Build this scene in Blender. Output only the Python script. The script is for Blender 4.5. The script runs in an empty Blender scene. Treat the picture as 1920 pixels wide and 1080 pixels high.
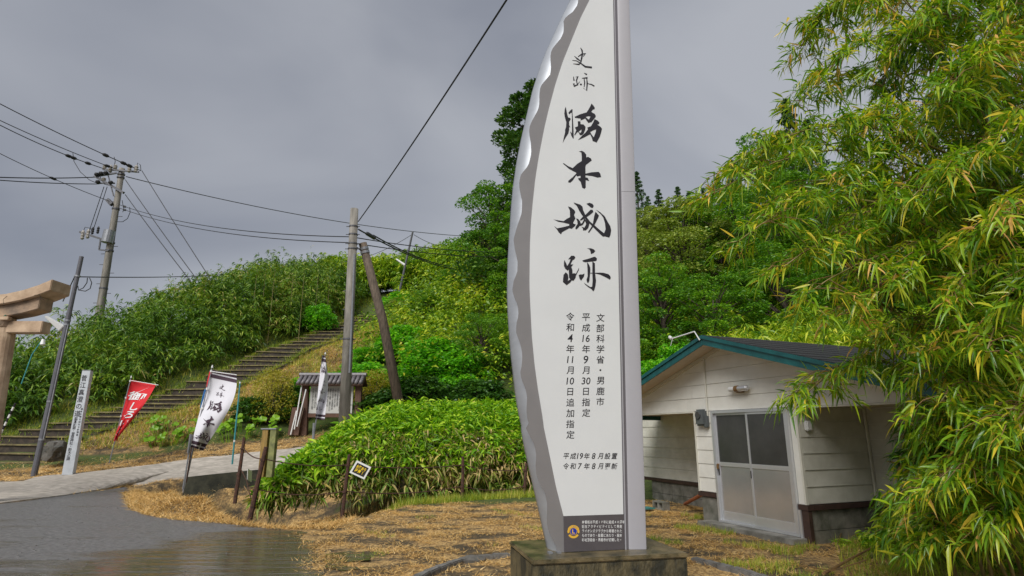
import bpy, math, random
import numpy as np
from mathutils import Vector, Matrix
from mathutils.geometry import tessellate_polygon

SC = bpy.context.scene
COL = SC.collection
random.seed(7)
RG = np.random.default_rng(11)

# ------------------------------------------------------------------ camera, world, sun, exposure
F = 1095.0; PITCH = math.radians(13.9); EYE = 1.6
cam_d = bpy.data.cameras.new('camera'); cam = bpy.data.objects.new('camera', cam_d); COL.objects.link(cam)
cam.location = (0, 0, EYE); cam.rotation_euler = (math.radians(90) + PITCH, 0, 0)
cam_d.sensor_width = 36; cam_d.lens = 36 * F / 1920; cam_d.clip_end = 3000; cam_d.clip_start = .05
SC.camera = cam
SC.view_settings.view_transform = 'Standard'; SC.view_settings.look = 'None'
SC.view_settings.gamma = 1; SC.view_settings.use_curve_mapping = False
SC.view_settings.exposure = 1.32

SUN_EL = math.radians(44); SUN_AZ = math.radians(205)      # azimuth clockwise from +Y: behind the camera, a little to its left
W = bpy.data.worlds.new('World'); SC.world = W; W.use_nodes = True
nt = W.node_tree; nt.nodes.clear()
wo = nt.nodes.new('ShaderNodeOutputWorld'); bg = nt.nodes.new('ShaderNodeBackground')
sky = nt.nodes.new('ShaderNodeTexSky'); sky.sky_type = 'NISHITA'; sky.sun_disc = False
sky.sun_elevation = SUN_EL; sky.sun_rotation = SUN_AZ
skys = nt.nodes.new('ShaderNodeVectorMath'); skys.operation = 'SCALE'; skys.inputs['Scale'].default_value = .06
tc = nt.nodes.new('ShaderNodeTexCoord'); mp = nt.nodes.new('ShaderNodeMapping'); mp.inputs['Scale'].default_value = (1, 1, 2.2)
nz = nt.nodes.new('ShaderNodeTexNoise'); nz.inputs['Scale'].default_value = 1.25; nz.inputs['Detail'].default_value = 5
nz.inputs['Roughness'].default_value = .42; nz.inputs['Distortion'].default_value = .5
rp = nt.nodes.new('ShaderNodeValToRGB')
rp.color_ramp.elements[0].position = .36; rp.color_ramp.elements[0].color = (.094, .101, .121, 1)
rp.color_ramp.elements[1].position = .66; rp.color_ramp.elements[1].color = (.176, .182, .197, 1)
mx = nt.nodes.new('ShaderNodeMix'); mx.data_type = 'RGBA'; mx.inputs[0].default_value = .06
L = nt.links
L.new(tc.outputs['Generated'], mp.inputs['Vector']); L.new(mp.outputs[0], nz.inputs['Vector']); L.new(nz.outputs[0], rp.inputs[0])
L.new(sky.outputs[0], skys.inputs[0]); L.new(rp.outputs[0], mx.inputs[6]); L.new(skys.outputs[0], mx.inputs[7])
L.new(mx.outputs[2], bg.inputs['Color']); bg.inputs['Strength'].default_value = 1.0
L.new(bg.outputs[0], wo.inputs['Surface'])
sun_d = bpy.data.lights.new('sun', 'SUN'); sun = bpy.data.objects.new('sun', sun_d); COL.objects.link(sun)
sun_d.energy = 1.5; sun_d.angle = math.radians(38); sun_d.color = (1, .98, .95)
sd = Vector((math.sin(SUN_AZ) * math.cos(SUN_EL), math.cos(SUN_AZ) * math.cos(SUN_EL), math.sin(SUN_EL)))
sun.rotation_euler = (-sd).to_track_quat('-Z', 'Y').to_euler(); sun.location = sd * 60 

# ------------------------------------------------------------------ pixel -> place helpers (photo is 1920 x 1080)
_s, _c = math.sin(PITCH), math.cos(PITCH)
def ray(u, v):
    a = (u - 960) / F; b = (540 - v) / F
    return Vector((a, _c - b * _s, _s + b * _c))
def G(u, v, z=0.):
    d = ray(u, v); t = (z - EYE) / d.z
    return Vector((d.x * t, d.y * t, z))
def PY(u, v, Y):
    d = ray(u, v); t = Y / d.y
    return Vector((d.x * t, Y, EYE + d.z * t))
def on_plane(u, v, O, n):
    d = ray(u, v); cp = Vector((0, 0, EYE)); t = (O - cp).dot(n) / d.dot(n)
    return cp + d * t

# ------------------------------------------------------------------ object helpers
def tag(o, label, cat, group=None):
    o['label'] = label; o['category'] = cat
    if group: o['group'] = group
    return o
def empty(name, loc, label, cat, group=None, rz=0.):
    o = bpy.data.objects.new(name, None); COL.objects.link(o); o.location = loc; o.rotation_euler = (0, 0, rz)
    o.empty_display_size = .2
    return tag(o, label, cat, group)
def off(o):
    v = Vector((0, 0, 0))
    while o is not None: v = v + o.location; o = o.parent
    return v
def link_mesh(name, me, m, parent=None, smooth=False, kind=None, loc=None):
    o = bpy.data.objects.new(name, me); COL.objects.link(o)
    if m is not None and not me.materials: me.materials.append(m)
    if smooth: me.polygons.foreach_set('use_smooth', [True] * len(me.polygons))
    if parent is not None: o.parent = parent
    if kind: o['kind'] = kind
    if loc is not None: o.location = loc
    return o
def raw_mesh(name, V, Fc, m=None):
    me = bpy.data.meshes.new(name); me.from_pydata([tuple(v) for v in V], [], Fc); me.update()
    if m is not None: me.materials.append(m)
    return me
def np_mesh(name, V, Q, m, uvcol=None):
    """V (n,3) array, Q (k,c) faces, all c-gons."""
    me = bpy.data.meshes.new(name); k, c = Q.shape
    me.vertices.add(len(V)); me.vertices.foreach_set('co', np.asarray(V, np.float32).ravel())
    me.loops.add(k * c); me.loops.foreach_set('vertex_index', Q.astype(np.int32).ravel())
    me.polygons.add(k); me.polygons.foreach_set('loop_start', np.arange(0, k * c, c, dtype=np.int32))
    me.polygons.foreach_set('loop_total', np.full(k, c, np.int32))
    me.update(calc_edges=True)
    if m is not None: me.materials.append(m)
    return me

class MB:
    """collects shapes in world coordinates; build() links them as one mesh whose origin is the parent's place"""
    def __init__(s): s.v = []; s.f = []
    def add(s, V, Fc):
        n = len(s.v); s.v += [Vector(v) for v in V]; s.f += [[i + n for i in f] for f in Fc]; return s
    def hexa(s, p):   # 8 points: bottom loop 0-3, top loop 4-7
        return s.add(p, [[3, 2, 1, 0], [4, 5, 6, 7], [0, 1, 5, 4], [1, 2, 6, 5], [2, 3, 7, 6], [3, 0, 4, 7]])
    def box(s, c, a, b, d):   # centre, three half-axis vectors
        c, a, b, d = Vector(c), Vector(a), Vector(b), Vector(d)
        return s.hexa([c - a - b - d, c + a - b - d, c + a + b - d, c - a + b - d, c - a - b + d, c + a - b + d, c + a + b + d, c - a + b + d])
    def abox(s, x0, x1, y0, y1, z0, z1):
        return s.hexa([(x0, y0, z0), (x1, y0, z0), (x1, y1, z0), (x0, y1, z0), (x0, y0, z1), (x1, y0, z1), (x1, y1, z1), (x0, y1, z1)])
    def tube(s, P, R, n=8, cap=True):
        P = [Vector(p) for p in P]
        if not hasattr(R, '__len__'): R = [R] * len(P)
        V = []; up = None
        for i, p in enumerate(P):
            t = (P[min(i + 1, len(P) - 1)] - P[max(i - 1, 0)]).normalized()
            if up is None: up = Vector((0, 0, 1)) if abs(t.z) < .9 else Vector((1, 0, 0))
            x = t.cross(up).normalized(); y = x.cross(t).normalized(); up = y
            for k in range(n):
                a = 2 * math.pi * k / n; V.append(p + (x * math.cos(a) + y * math.sin(a)) * R[i])
        Fc = []
        for i in range(len(P) - 1):
            for k in range(n):
                k2 = (k + 1) % n; Fc.append([i * n + k, i * n + k2, (i + 1) * n + k2, (i + 1) * n + k])
        if cap: Fc += [list(range(n))[::-1], [(len(P) - 1) * n + k for k in range(n)]]
        return s.add(V, Fc)
    def prism(s, loop, d):     # loop of coplanar points pushed by vector d
        n = len(loop); loop = [Vector(p) for p in loop]; d = Vector(d); V = loop + [p + d for p in loop]
        tri = tessellate_polygon([loop])
        return s.add(V, [list(t) for t in tri] + [[i + n for i in t][::-1] for t in tri] + [[i, (i + 1) % n, (i + 1) % n + n, i + n] for i in range(n)])
    def build(s, name, m, parent=None, smooth=False, kind=None, bevel=0, loc=None):
        o0 = off(parent) if parent is not None else (Vector(loc) if loc is not None else Vector((0, 0, 0)))
        me = raw_mesh(name, [v - o0 for v in s.v], s.f, m)
        import bmesh
        bm = bmesh.new(); bm.from_mesh(me); bmesh.ops.recalc_face_normals(bm, faces=bm.faces)
        if bevel: bmesh.ops.bevel(bm, geom=[e for e in bm.edges if len(e.link_faces) == 2 and e.calc_face_angle(0) > .5], offset=bevel, segments=2, affect='EDGES', clamp_overlap=True)
        bm.to_mesh(me); bm.free()
        return link_mesh(name, me, m, parent, smooth, kind, None if parent is not None else (o0 if loc is not None else None))

def copy_tree(o, parent=None, loc=None, rz=None, scale=None, label=None, group=None):
    c = o.copy(); COL.objects.link(c); c.parent = parent
    if loc is not None: c.location = loc
    if rz is not None: c.rotation_euler = (0, 0, rz)
    if scale is not None: c.scale = scale if hasattr(scale, '__len__') else (scale,) * 3
    if label: c['label'] = label
    if group: c['group'] = group
    for ch in list(o.children): copy_tree(ch, c)
    return c

# ------------------------------------------------------------------ materials
def mat(name, col, rough=.7, metal=0., var=.0, vscale=6., col2=None, bump=0., bscale=40., spec=.5, stretch=None, detail=6, lo=.35, hi=.65, coat=0.):
    m = bpy.data.materials.new(name); m.use_nodes = True; t = m.node_tree; b = t.nodes['Principled BSDF']
    b.inputs['Roughness'].default_value = rough; b.inputs['Metallic'].default_value = metal
    b.inputs['Specular IOR Level'].default_value = spec; b.inputs['Base Color'].default_value = (*col, 1)
    if coat: b.inputs['Coat Weight'].default_value = coat; b.inputs['Coat Roughness'].default_value = .12
    def coords(sc=None):
        g = t.nodes.new('ShaderNodeNewGeometry')
        if sc is None: return g.outputs['Position']
        k = t.nodes.new('ShaderNodeMapping'); k.inputs['Scale'].default_value = sc; t.links.new(g.outputs['Position'], k.inputs[0]); return k.outputs[0]
    if col2 is not None or var:
        if col2 is None: col2 = tuple(max(0, x * (1 - var)) for x in col)
        n = t.nodes.new('ShaderNodeTexNoise'); n.inputs['Scale'].default_value = vscale; n.inputs['Detail'].default_value = detail; n.inputs['Roughness'].default_value = .62
        r = t.nodes.new('ShaderNodeValToRGB'); r.color_ramp.elements[0].color = (*col2, 1); r.color_ramp.elements[1].color = (*col, 1)
        r.color_ramp.elements[0].position = lo; r.color_ramp.elements[1].position = hi
        t.links.new(coords(stretch), n.inputs['Vector']); t.links.new(n.outputs[0], r.inputs[0]); t.links.new(r.outputs[0], b.inputs['Base Color'])
    if bump:
        n = t.nodes.new('ShaderNodeTexNoise'); n.inputs['Scale'].default_value = bscale; n.inputs['Detail'].default_value = 5
        k = t.nodes.new('ShaderNodeBump'); k.inputs['Strength'].default_value = bump; k.inputs['Distance'].default_value = .02
        t.links.new(coords(stretch), n.inputs['Vector']); t.links.new(n.outputs[0], k.inputs['Height']); t.links.new(k.outputs[0], b.inputs['Normal'])
    return m

def leaf_mat(name, stops, rough=.42, trans=.35, vscale=.6, big=.25, spec=.45, gain=1.5, warm=1.28):
    """colour by leaf (random per island) shifted by a slow noise so that clumps differ"""
    m = bpy.data.materials.new(name); m.use_nodes = True; t = m.node_tree; b = t.nodes['Principled BSDF']
    g = t.nodes.new('ShaderNodeNewGeometry'); n = t.nodes.new('ShaderNodeTexNoise'); n.inputs['Scale'].default_value = vscale; n.inputs['Detail'].default_value = 2
    oi = t.nodes.new('ShaderNodeObjectInfo'); oa = t.nodes.new('ShaderNodeMath'); oa.operation = 'MULTIPLY_ADD'; oa.inputs[1].default_value = .12
    t.links.new(g.outputs['Position'], n.inputs['Vector'])
    a = t.nodes.new('ShaderNodeMath'); a.operation = 'MULTIPLY_ADD'; a.inputs[1].default_value = 1 - big; 
    c = t.nodes.new('ShaderNodeMath'); c.operation = 'MULTIPLY_ADD'; c.inputs[1].default_value = big * 4; c.inputs[2].default_value = -big * 1.5
    t.links.new(n.outputs[0], c.inputs[0]); t.links.new(g.outputs['Random Per Island'], a.inputs[0]); t.links.new(c.outputs[0], a.inputs[2])
    t.links.new(oi.outputs['Random'], oa.inputs[0]); t.links.new(a.outputs[0], oa.inputs[2])
    r = t.nodes.new('ShaderNodeValToRGB'); cr = r.color_ramp
    while len(cr.elements) < len(stops): cr.elements.new(.5)
    for e, (p, col) in zip(cr.elements, stops): e.position = p; e.color = (*[min(.8, q * gain * y_) for q, y_ in zip(col, ((warm, 1.0, .9) if col[1] > col[0] else (1, 1, 1)))], 1)
    t.links.new(oa.outputs[0], r.inputs[0]); t.links.new(r.outputs[0], b.inputs['Base Color'])
    b.inputs['Roughness'].default_value = rough; b.inputs['Specular IOR Level'].default_value = spec
    tr = t.nodes.new('ShaderNodeBsdfTranslucent'); br = t.nodes.new('ShaderNodeMix'); br.data_type = 'RGBA'; br.blend_type = 'MULTIPLY'; br.inputs[0].default_value = 1
    br.inputs[7].default_value = (1.5, 1.6, .6, 1); t.links.new(r.outputs[0], br.inputs[6]); t.links.new(br.outputs[2], tr.inputs['Color'])
    ms = t.nodes.new('ShaderNodeMixShader'); ms.inputs[0].default_value = trans
    t.links.new(b.outputs[0], ms.inputs[1]); t.links.new(tr.outputs[0], ms.inputs[2]); t.links.new(ms.outputs[0], t.nodes['Material Output'].inputs['Surface'])
    return m

M = {}
M['concrete'] = mat('concrete', (.30, .285, .25), .75, col2=(.12, .115, .095), vscale=3, bump=.4, bscale=60)
M['pole_concrete'] = mat('pole_concrete', (.27, .25, .215), .8, col2=(.13, .12, .10), vscale=2.2, bump=.35, bscale=50, stretch=(3, 3, .5))
M['plinth'] = mat('wet_mossy_concrete', (.19, .145, .075), .3, col2=(.035, .034, .018), vscale=5, bump=.35, bscale=45, spec=.6)
M['plinth_side'] = mat('stained_concrete_side', (.17, .135, .065), .65, col2=(.022, .022, .014), vscale=6, bump=.6, bscale=50, stretch=(1, 1, .45), lo=.4, hi=.68)
M['moss_stain'] = mat('lichen_stain', (.28, .22, .03), .8, var=.5, vscale=20)
M['wall_concrete'] = mat('mossy_wall', (.050, .048, .028), .85, col2=(.016, .017, .010), vscale=4, bump=.5, bscale=40)
M['white_panel'] = mat('white_aluminium_panel', (.645, .66, .665), .36, var=.04, vscale=2, spec=.45)
M['grey_face'] = mat('warm_grey_metal_face', (.25, .24, .24), .45, metal=.3, var=.08, vscale=3)
M['silver'] = mat('brushed_stainless', (.46, .48, .51), .55, metal=.55, var=.08, vscale=4, bump=.06, bscale=12, stretch=(1, 1, 3))
M['post_white'] = mat('pearl_column', (.34, .333, .357), .5, var=.03)
M['groove'] = mat('dark_groove', (.16, .15, .165), .5, metal=.3)
M['plaque'] = mat('plaque_grey', (.085, .075, .08), .5, var=.12, vscale=9)
M['ink'] = mat('black_ink', (.012, .010, .014), .45)
M['print_white'] = mat('white_print', (.7, .7, .7), .5)
M['gold'] = mat('emblem_gold', (.72, .42, .04), .5)
M['blue'] = mat('emblem_blue', (.01, .035, .32), .45)
M['siding'] = mat('cream_siding', (.78, .765, .70), .6, col2=(.69, .67, .60), vscale=2.4, bump=.12, bscale=120)
M['siding_darker'] = mat('cream_siding_darker', (.62, .605, .53), .65, col2=(.49, .475, .40), vscale=2.6, bump=.12, bscale=120)  # darker cream for the set back walls and the entry side
M['trim'] = mat('cream_trim', (.66, .64, .55), .5, var=.1)
M['soffit'] = mat('soffit_board', (.60, .52, .42), .7, var=.12, vscale=3)
M['teal'] = mat('teal_fascia', (.012, .115, .115), .38, col2=(.008, .075, .078), vscale=5)
M['roof'] = mat('dark_roofing', (.030, .027, .026), .55, col2=(.014, .013, .013), vscale=8, bump=.5, bscale=80)
M['sill'] = mat('brown_sill', (.065, .034, .025), .6, var=.4, vscale=8)
M['block'] = mat('concrete_block', (.25, .235, .20), .85, col2=(.10, .10, .075), vscale=4, bump=.5, bscale=70)
M['alu'] = mat('aluminium_frame', (.68, .69, .71), .33, metal=.6, var=.06)
M['glass'] = mat('dark_glass', (.075, .072, .074), .2, spec=.8, col2=(.045, .045, .045), vscale=1.5)
M['frost'] = mat('frosted_panel', (.55, .55, .56), .17, metal=.6, var=.12, vscale=2, spec=.6)
M['grey_plastic'] = mat('grey_plastic', (.10, .11, .11), .4)
M['white_plastic'] = mat('white_plastic', (.7, .7, .68), .4)
M['brass'] = mat('lamp_brown', (.2, .11, .04), .5)
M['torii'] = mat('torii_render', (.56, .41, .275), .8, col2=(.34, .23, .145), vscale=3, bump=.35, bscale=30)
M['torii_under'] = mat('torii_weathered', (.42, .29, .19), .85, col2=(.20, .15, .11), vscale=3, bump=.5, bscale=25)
M['crack'] = mat('crack', (.03, .022, .018), .9)
M['wood'] = mat('old_wood', (.16, .12, .085), .85, col2=(.06, .045, .032), vscale=5, bump=.5, bscale=30, stretch=(4, 4, .6))
M['wood_red'] = mat('brown_post', (.12, .06, .038), .75, col2=(.08, .04, .025), vscale=6, bump=.3, bscale=40, stretch=(4, 4, .6))
M['wood_yellow'] = mat('yellowed_wood', (.35, .21, .05), .7, col2=(.17, .12, .03), vscale=6, stretch=(4, 4, .6))
M['wood_moss'] = mat('mossy_wood', (.25, .26, .09), .8, col2=(.12, .13, .05), vscale=8)
M['rust'] = mat('rusty_iron', (.10, .042, .024), .8, col2=(.035, .018, .012), vscale=20, bump=.5, bscale=60)
M['steel_dark'] = mat('galvanised_dark', (.13, .13, .14), .5, metal=.5, var=.3, vscale=10)
M['steel'] = mat('galvanised', (.34, .35, .37), .45, metal=.6, var=.2, vscale=8)
M['pole_grey'] = mat('grey_painted_pole', (.115, .115, .13), .5, var=.2, vscale=8)
M['cable'] = mat('cable_black', (.016, .016, .018), .6)
M['cable_grey'] = mat('cable_grey', (.06, .062, .07), .6)
M['porcelain'] = mat('insulator', (.40, .37, .33), .35, var=.3, vscale=30)
M['marker'] = mat('white_painted_post', (.56, .59, .62), .5, col2=(.46, .49, .52), vscale=6)
M['marker_edge'] = mat('green_edge', (.10, .22, .20), .6)
M['board_white'] = mat('notice_board', (.47, .47, .44), .5, var=.06)
M['tile'] = mat('grey_roof_tile', (.19, .175, .18), .45, col2=(.09, .08, .085), vscale=12)
M['cloth_white'] = mat('white_banner_cloth', (.68, .67, .71), .8, var=.05, vscale=5)
M['cloth_red'] = mat('red_banner_cloth', (.62, .012, .02), .75, var=.15, vscale=5)
M['cloth_dark'] = mat('dark_purple_band', (.055, .03, .045), .8)
M['cloth_blue'] = mat('blue_cloth', (.02, .12, .32), .8)
M['teal_pole'] = mat('teal_pole', (.04, .26, .28), .5)
M['sign_yellow'] = mat('sign_yellow', (.80, .56, .01), .5)
M['sign_black'] = mat('sign_black', (.012, .011, .010), .5)
M['rock'] = mat('rock', (.13, .12, .105), .8, col2=(.05, .05, .042), vscale=5, bump=.6, bscale=20)
M['step'] = mat('wet_mossy_step', (.060, .042, .026), .7, col2=(.016, .012, .008), vscale=5, bump=.5, bscale=30)
M['tread'] = mat('mossy_tread', (.24, .20, .085), .85, col2=(.09, .07, .035), vscale=3, bump=.5, bscale=30)
M['bark'] = mat('bark', (.10, .075, .055), .9, col2=(.04, .03, .022), vscale=8, bump=.5, bscale=25)
M['culm'] = mat('bamboo_culm', (.26, .19, .06), .45, col2=(.13, .12, .035), vscale=6)
M['twig'] = mat('dry_twig', (.24, .14, .05), .7, var=.4, vscale=10)
M['orange_pipe'] = mat('orange_pipe', (.42, .12, .05), .6, var=.3, vscale=10)
M['kerb'] = mat('kerb_stone', (.19, .18, .165), .8, col2=(.10, .095, .085), vscale=8, bump=.4, bscale=50)
M['crate_teal'] = mat('teal_scrap', (.05, .20, .18), .6)

gA, gB, gC = (.020, .062, .007), (.058, .148, .010), (.135, .245, .013)
M['sasa'] = leaf_mat('dwarf_bamboo_leaf', [(0, (.014, .048, .008)), (.4, (.036, .105, .010)), (.7, (.085, .19, .014)), (.94, (.17, .26, .04)), (1, (.30, .24, .08))], trans=.22, vscale=.35, gain=1.6)
M['hill'] = leaf_mat('hillside_leaf', [(0, (.020, .065, .006)), (.45, (.065, .155, .009)), (.8, (.16, .27, .014)), (1, (.26, .32, .03))], trans=.32, vscale=.3, gain=1.9)
M['shrub'] = leaf_mat('bright_shrub_leaf', [(0, (.014, .085, .005)), (.5, (.045, .20, .008)), (1, (.12, .33, .012))], trans=.35, vscale=.8, big=.15, gain=2.0)
M['shrub_yellow'] = leaf_mat('yellow_shrub_leaf', [(0, (.06, .085, .008)), (.5, (.17, .18, .014)), (1, (.28, .27, .03))], trans=.3, gain=1.6)
M['shrub_dark'] = leaf_mat('dark_shrub_leaf', [(0, (.006, .030, .004)), (.6, (.018, .075, .006)), (1, (.05, .14, .01))], trans=.2)
M['conifer'] = leaf_mat('conifer_leaf', [(0, (.008, .032, .006)), (.6, (.022, .075, .010)), (1, (.055, .12, .018))], trans=.15, vscale=.5, gain=2.0)
M['far_conifer'] = leaf_mat('far_conifer_leaf', [(0, (.008, .028, .012)), (1, (.03, .07, .028))], trans=.1, gain=3.0)
M['olive'] = leaf_mat('olive_tree_leaf', [(0, (.045, .075, .010)), (.5, (.11, .145, .022)), (1, (.21, .22, .05))], trans=.25, vscale=.4, gain=2.0, warm=.95)
M['decid'] = leaf_mat('broadleaf_leaf', [(0, (.012, .055, .006)), (.5, (.035, .12, .008)), (1, (.10, .22, .012))], trans=.28, vscale=.5, gain=2.0)
M['kuma'] = leaf_mat('hedge_leaf', [(0, (.022, .085, .006)), (.4, (.085, .20, .010)), (.82, (.20, .33, .016)), (.95, (.29, .36, .04)), (1, (.38, .30, .09))], rough=.4, trans=.3, vscale=.8, big=.12, spec=.35, gain=1.85, warm=1.08)
M['kuma_dry'] = leaf_mat('hedge_leaf_low', [(0, (.03, .08, .008)), (.5, (.11, .20, .016)), (.72, (.20, .22, .04)), (.86, (.34, .27, .10)), (1, (.46, .33, .15))], rough=.5, trans=.25, gain=1.3, warm=1.08)
M['bamboo'] = leaf_mat('bamboo_leaf', [(0, (.020, .080, .008)), (.38, (.070, .165, .008)), (.72, (.17, .265, .012)), (.90, (.30, .31, .025)), (.965, (.46, .33, .03)), (1, (.42, .24, .07))], rough=.3, trans=.34, vscale=1.1, big=.13, spec=.5, gain=1.6, warm=1.08)
M['bamboo_shaded'] = leaf_mat('bamboo_shaded_leaf', [(0, (.010, .045, .006)), (.45, (.035, .11, .008)), (.72, (.09, .16, .012)), (.84, (.22, .17, .03)), (1, (.30, .15, .05))], rough=.4, trans=.2, vscale=1.1, big=.13, gain=1.15, warm=1.08)  # some dead brown leaves, greens painted darker as shade inside the clump
M['fuki'] = leaf_mat('round_leaf', [(0, (.06, .22, .008)), (1, (.17, .38, .014))], trans=.3, gain=1.1)
M['straw'] = leaf_mat('straw', [(0, (.17, .085, .025)), (.3, (.46, .26, .075)), (.75, (.74, .48, .17)), (1, (.80, .60, .30))], rough=.6, trans=.12, vscale=.9, big=.16, gain=1.0)
M['grass'] = leaf_mat('green_grass', [(0, (.04, .10, .008)), (.6, (.13, .22, .015)), (.85, (.24, .27, .04)), (1, (.42, .32, .10))], rough=.5, trans=.25, vscale=.8, gain=1.7)

# ------------------------------------------------------------------ the lie of the land
STAIR = [(8, 868, 22.6), (60, 822, 24), (200, 785, 25.6), (290, 762, 27), (350, 740, 28.5), (440, 703, 30.2), (495, 678, 32), (535, 655, 34), (590, 638, 36), (625, 620, 38.2), (668, 605, 40.5), (700, 592, 43)]
SP = np.array([PY(*s) for s in STAIR])
def stair_at(t):      # t in 0..1 along the flight
    q = t * (len(SP) - 1); i = min(int(q), len(SP) - 2); return Vector(SP[i] + (SP[i + 1] - SP[i]) * (q - i))
def stair_x(Y): return np.interp(Y, SP[:, 1], SP[:, 0])
def stair_z(Y): return np.interp(Y, SP[:, 1], SP[:, 2])
# upper and lower edge of the concrete path
PATH_LO = [Vector(p) for p in [(-24, 9.0, 0), G(0, 945, .0), G(120, 930, .0), G(240, 911, .0), PY(380, 893, 18.6), PY(520, 879, 19.2), PY(660, 868, 19.6), PY(860, 862, 19.9), PY(1060, 862, 20.3)]]
PATH_UP = [Vector(p) for p in [(-26, 14.0, .0), G(0, 905, .0), PY(120, 890, 20), PY(345, 864, 21.4), PY(480, 849, 22), PY(640, 830, 23), PY(800, 822, 23.6), PY(950, 820, 23.9), PY(1080, 822, 24.2)]]
cp = []
def c(*a): cp.append(tuple(a))
for p in SP:
    c(p[0], p[1], p[2]); 
for i, p in enumerate(SP[1:]):
    c(p[0] - 1.7, p[1] + .5, p[2] + .3)
    k = i / len(SP); kk = min(1, i / 6.); c(p[0] - 5.2, p[1] + 2.2, p[2] + 1.1 + 1.3 * kk + .4 * k); c(p[0] - 11, p[1] + 6, p[2] + .9 + 1.7 * kk)
    c(p[0] - 25, p[1] + 9, p[2] + .5)
    if i > 1: c(p[0] + 1.7, p[1] - .6, p[2] + .1 - .25)
for p in PATH_LO[1:]: c(*p)
for p in PATH_UP[1:]: c(*p)
for q in [(100, 872, 22.2), (205, 858, 23), (300, 845, 23.2), (400, 838, 23.2), (140, 868, 22.2), (555, 806, 25.5), (640, 800, 25.5), (440, 812, 24.3), (300, 790, 24.9), (380, 775, 26), (470, 760, 27), (560, 735, 29), (620, 690, 32), (720, 780, 25.5),
          (850, 790, 25), (950, 790, 25), (720, 700, 30), (800, 690, 30), (900, 680, 29.5), (1000, 680, 29), (760, 600, 37), (850, 565, 38), (940, 520, 39), (1040, 510, 40), (1180, 520, 40),
          (740, 545, 50), (850, 520, 50), (950, 480, 52), (1100, 470, 52), (1250, 470, 55), (1450, 430, 55), (1700, 380, 55)]: c(*PY(*q))
for q in [(3, 23, 1.2), (6, 23, 1.8), (10, 22, 2.4), (15, 22, 3), (20, 22, 3.2), (6, 30, 4.5), (11, 30, 5), (18, 30, 6), (26, 22, 4), (25, 10, 1), (30, 30, 8), (18, 12, .4),
          (-8.8, 17.2, -1.0), (-7.9, 17.2, -1.3), (-7.2, 16.4, -1.5), (-6.4, 15.6, -1.6), (-5.6, 14.8, -1.6), (-5.1, 14, -1.6), (-4.7, 13.3, -1.6), (-4.4, 12.6, -1.4), (-4.15, 12.0, -1.1), (-3.2, 16.0, -.4), (-1, 17, -.25), (1, 17.6, -.1), (-5.2, 17.6, -.6),
          (-10.2, 16.6, .05), (-9.2, 15.8, .16), (-8, 14.5, .30), (-6.4, 13.0, .30), (-5.4, 11.9, .15), (-3.3, 11.3, 0), (-2.6, 14.2, 0.02), (0, 15.4, .04), (-3, 19, .5), (0, 19.3, .6), (3, 19.5, .6)]: c(*q)
for x in range(-34, 14, 4):
    for y in range(-14, 14, 4):
        if not (-12 < x < -3 and y > 10): c(x, y, 0)
for x, y, z in [(-60, 0, 0), (-60, 30, 2), (60, 0, 1), (-60, 80, 2), (0, 90, 14), (60, 80, 16), (0, -40, 0), (-60, -40, 0), (60, -40, 0), (-20, 70, 9), (30, 60, 16)]: c(x, y, z)
cp = np.array(cp, float)
def _k(r): return r
_n = len(cp); _D = np.sqrt(((cp[:, None, :2] - cp[None, :, :2]) ** 2).sum(-1))
_A = np.zeros((_n + 3, _n + 3)); _A[:_n, :_n] = _k(_D) - np.eye(_n) * .12; _P = np.c_[np.ones(_n), cp[:, :2]]; _A[:_n, _n:] = _P; _A[_n:, :_n] = _P.T
_w = np.linalg.solve(_A, np.r_[cp[:, 2], 0, 0, 0])

def poly_sd(x, y, poly):    # signed distance, negative inside
    x = np.asarray(x, float); y = np.asarray(y, float); d = np.full(x.shape, 1e9); ins = np.zeros(x.shape, bool)
    n = len(poly)
    for i in range(n):
        ax, ay = poly[i][0], poly[i][1]; bx, by = poly[(i + 1) % n][0], poly[(i + 1) % n][1]
        ex, ey = bx - ax, by - ay; t = np.clip(((x - ax) * ex + (y - ay) * ey) / (ex * ex + ey * ey + 1e-12), 0, 1)
        d = np.minimum(d, np.hypot(x - ax - t * ex, y - ay - t * ey))
        cr = ((ay > y) != (by > y)) & (x < (bx - ax) * (y - ay) / (by - ay + 1e-12) + ax); ins ^= cr
    return np.where(ins, -d, d)
def sstep(a, b, x): t = np.clip((x - a) / (b - a), 0, 1); return t * t * (3 - 2 * t)
def vnoise(x, y, sc, seed=0):
    x = np.asarray(x, float) * sc + seed * 17.3; y = np.asarray(y, float) * sc + seed * 9.1
    return (np.sin(x * 1.7 + 1.3 * np.sin(y * 1.1)) + np.sin(y * 2.1 + 1.7 * np.sin(x * .9)) + .6 * np.sin(x * 3.9 + y * 2.7) + .4 * np.sin(y * 5.3 - x * 4.1)) / 3.

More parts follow.
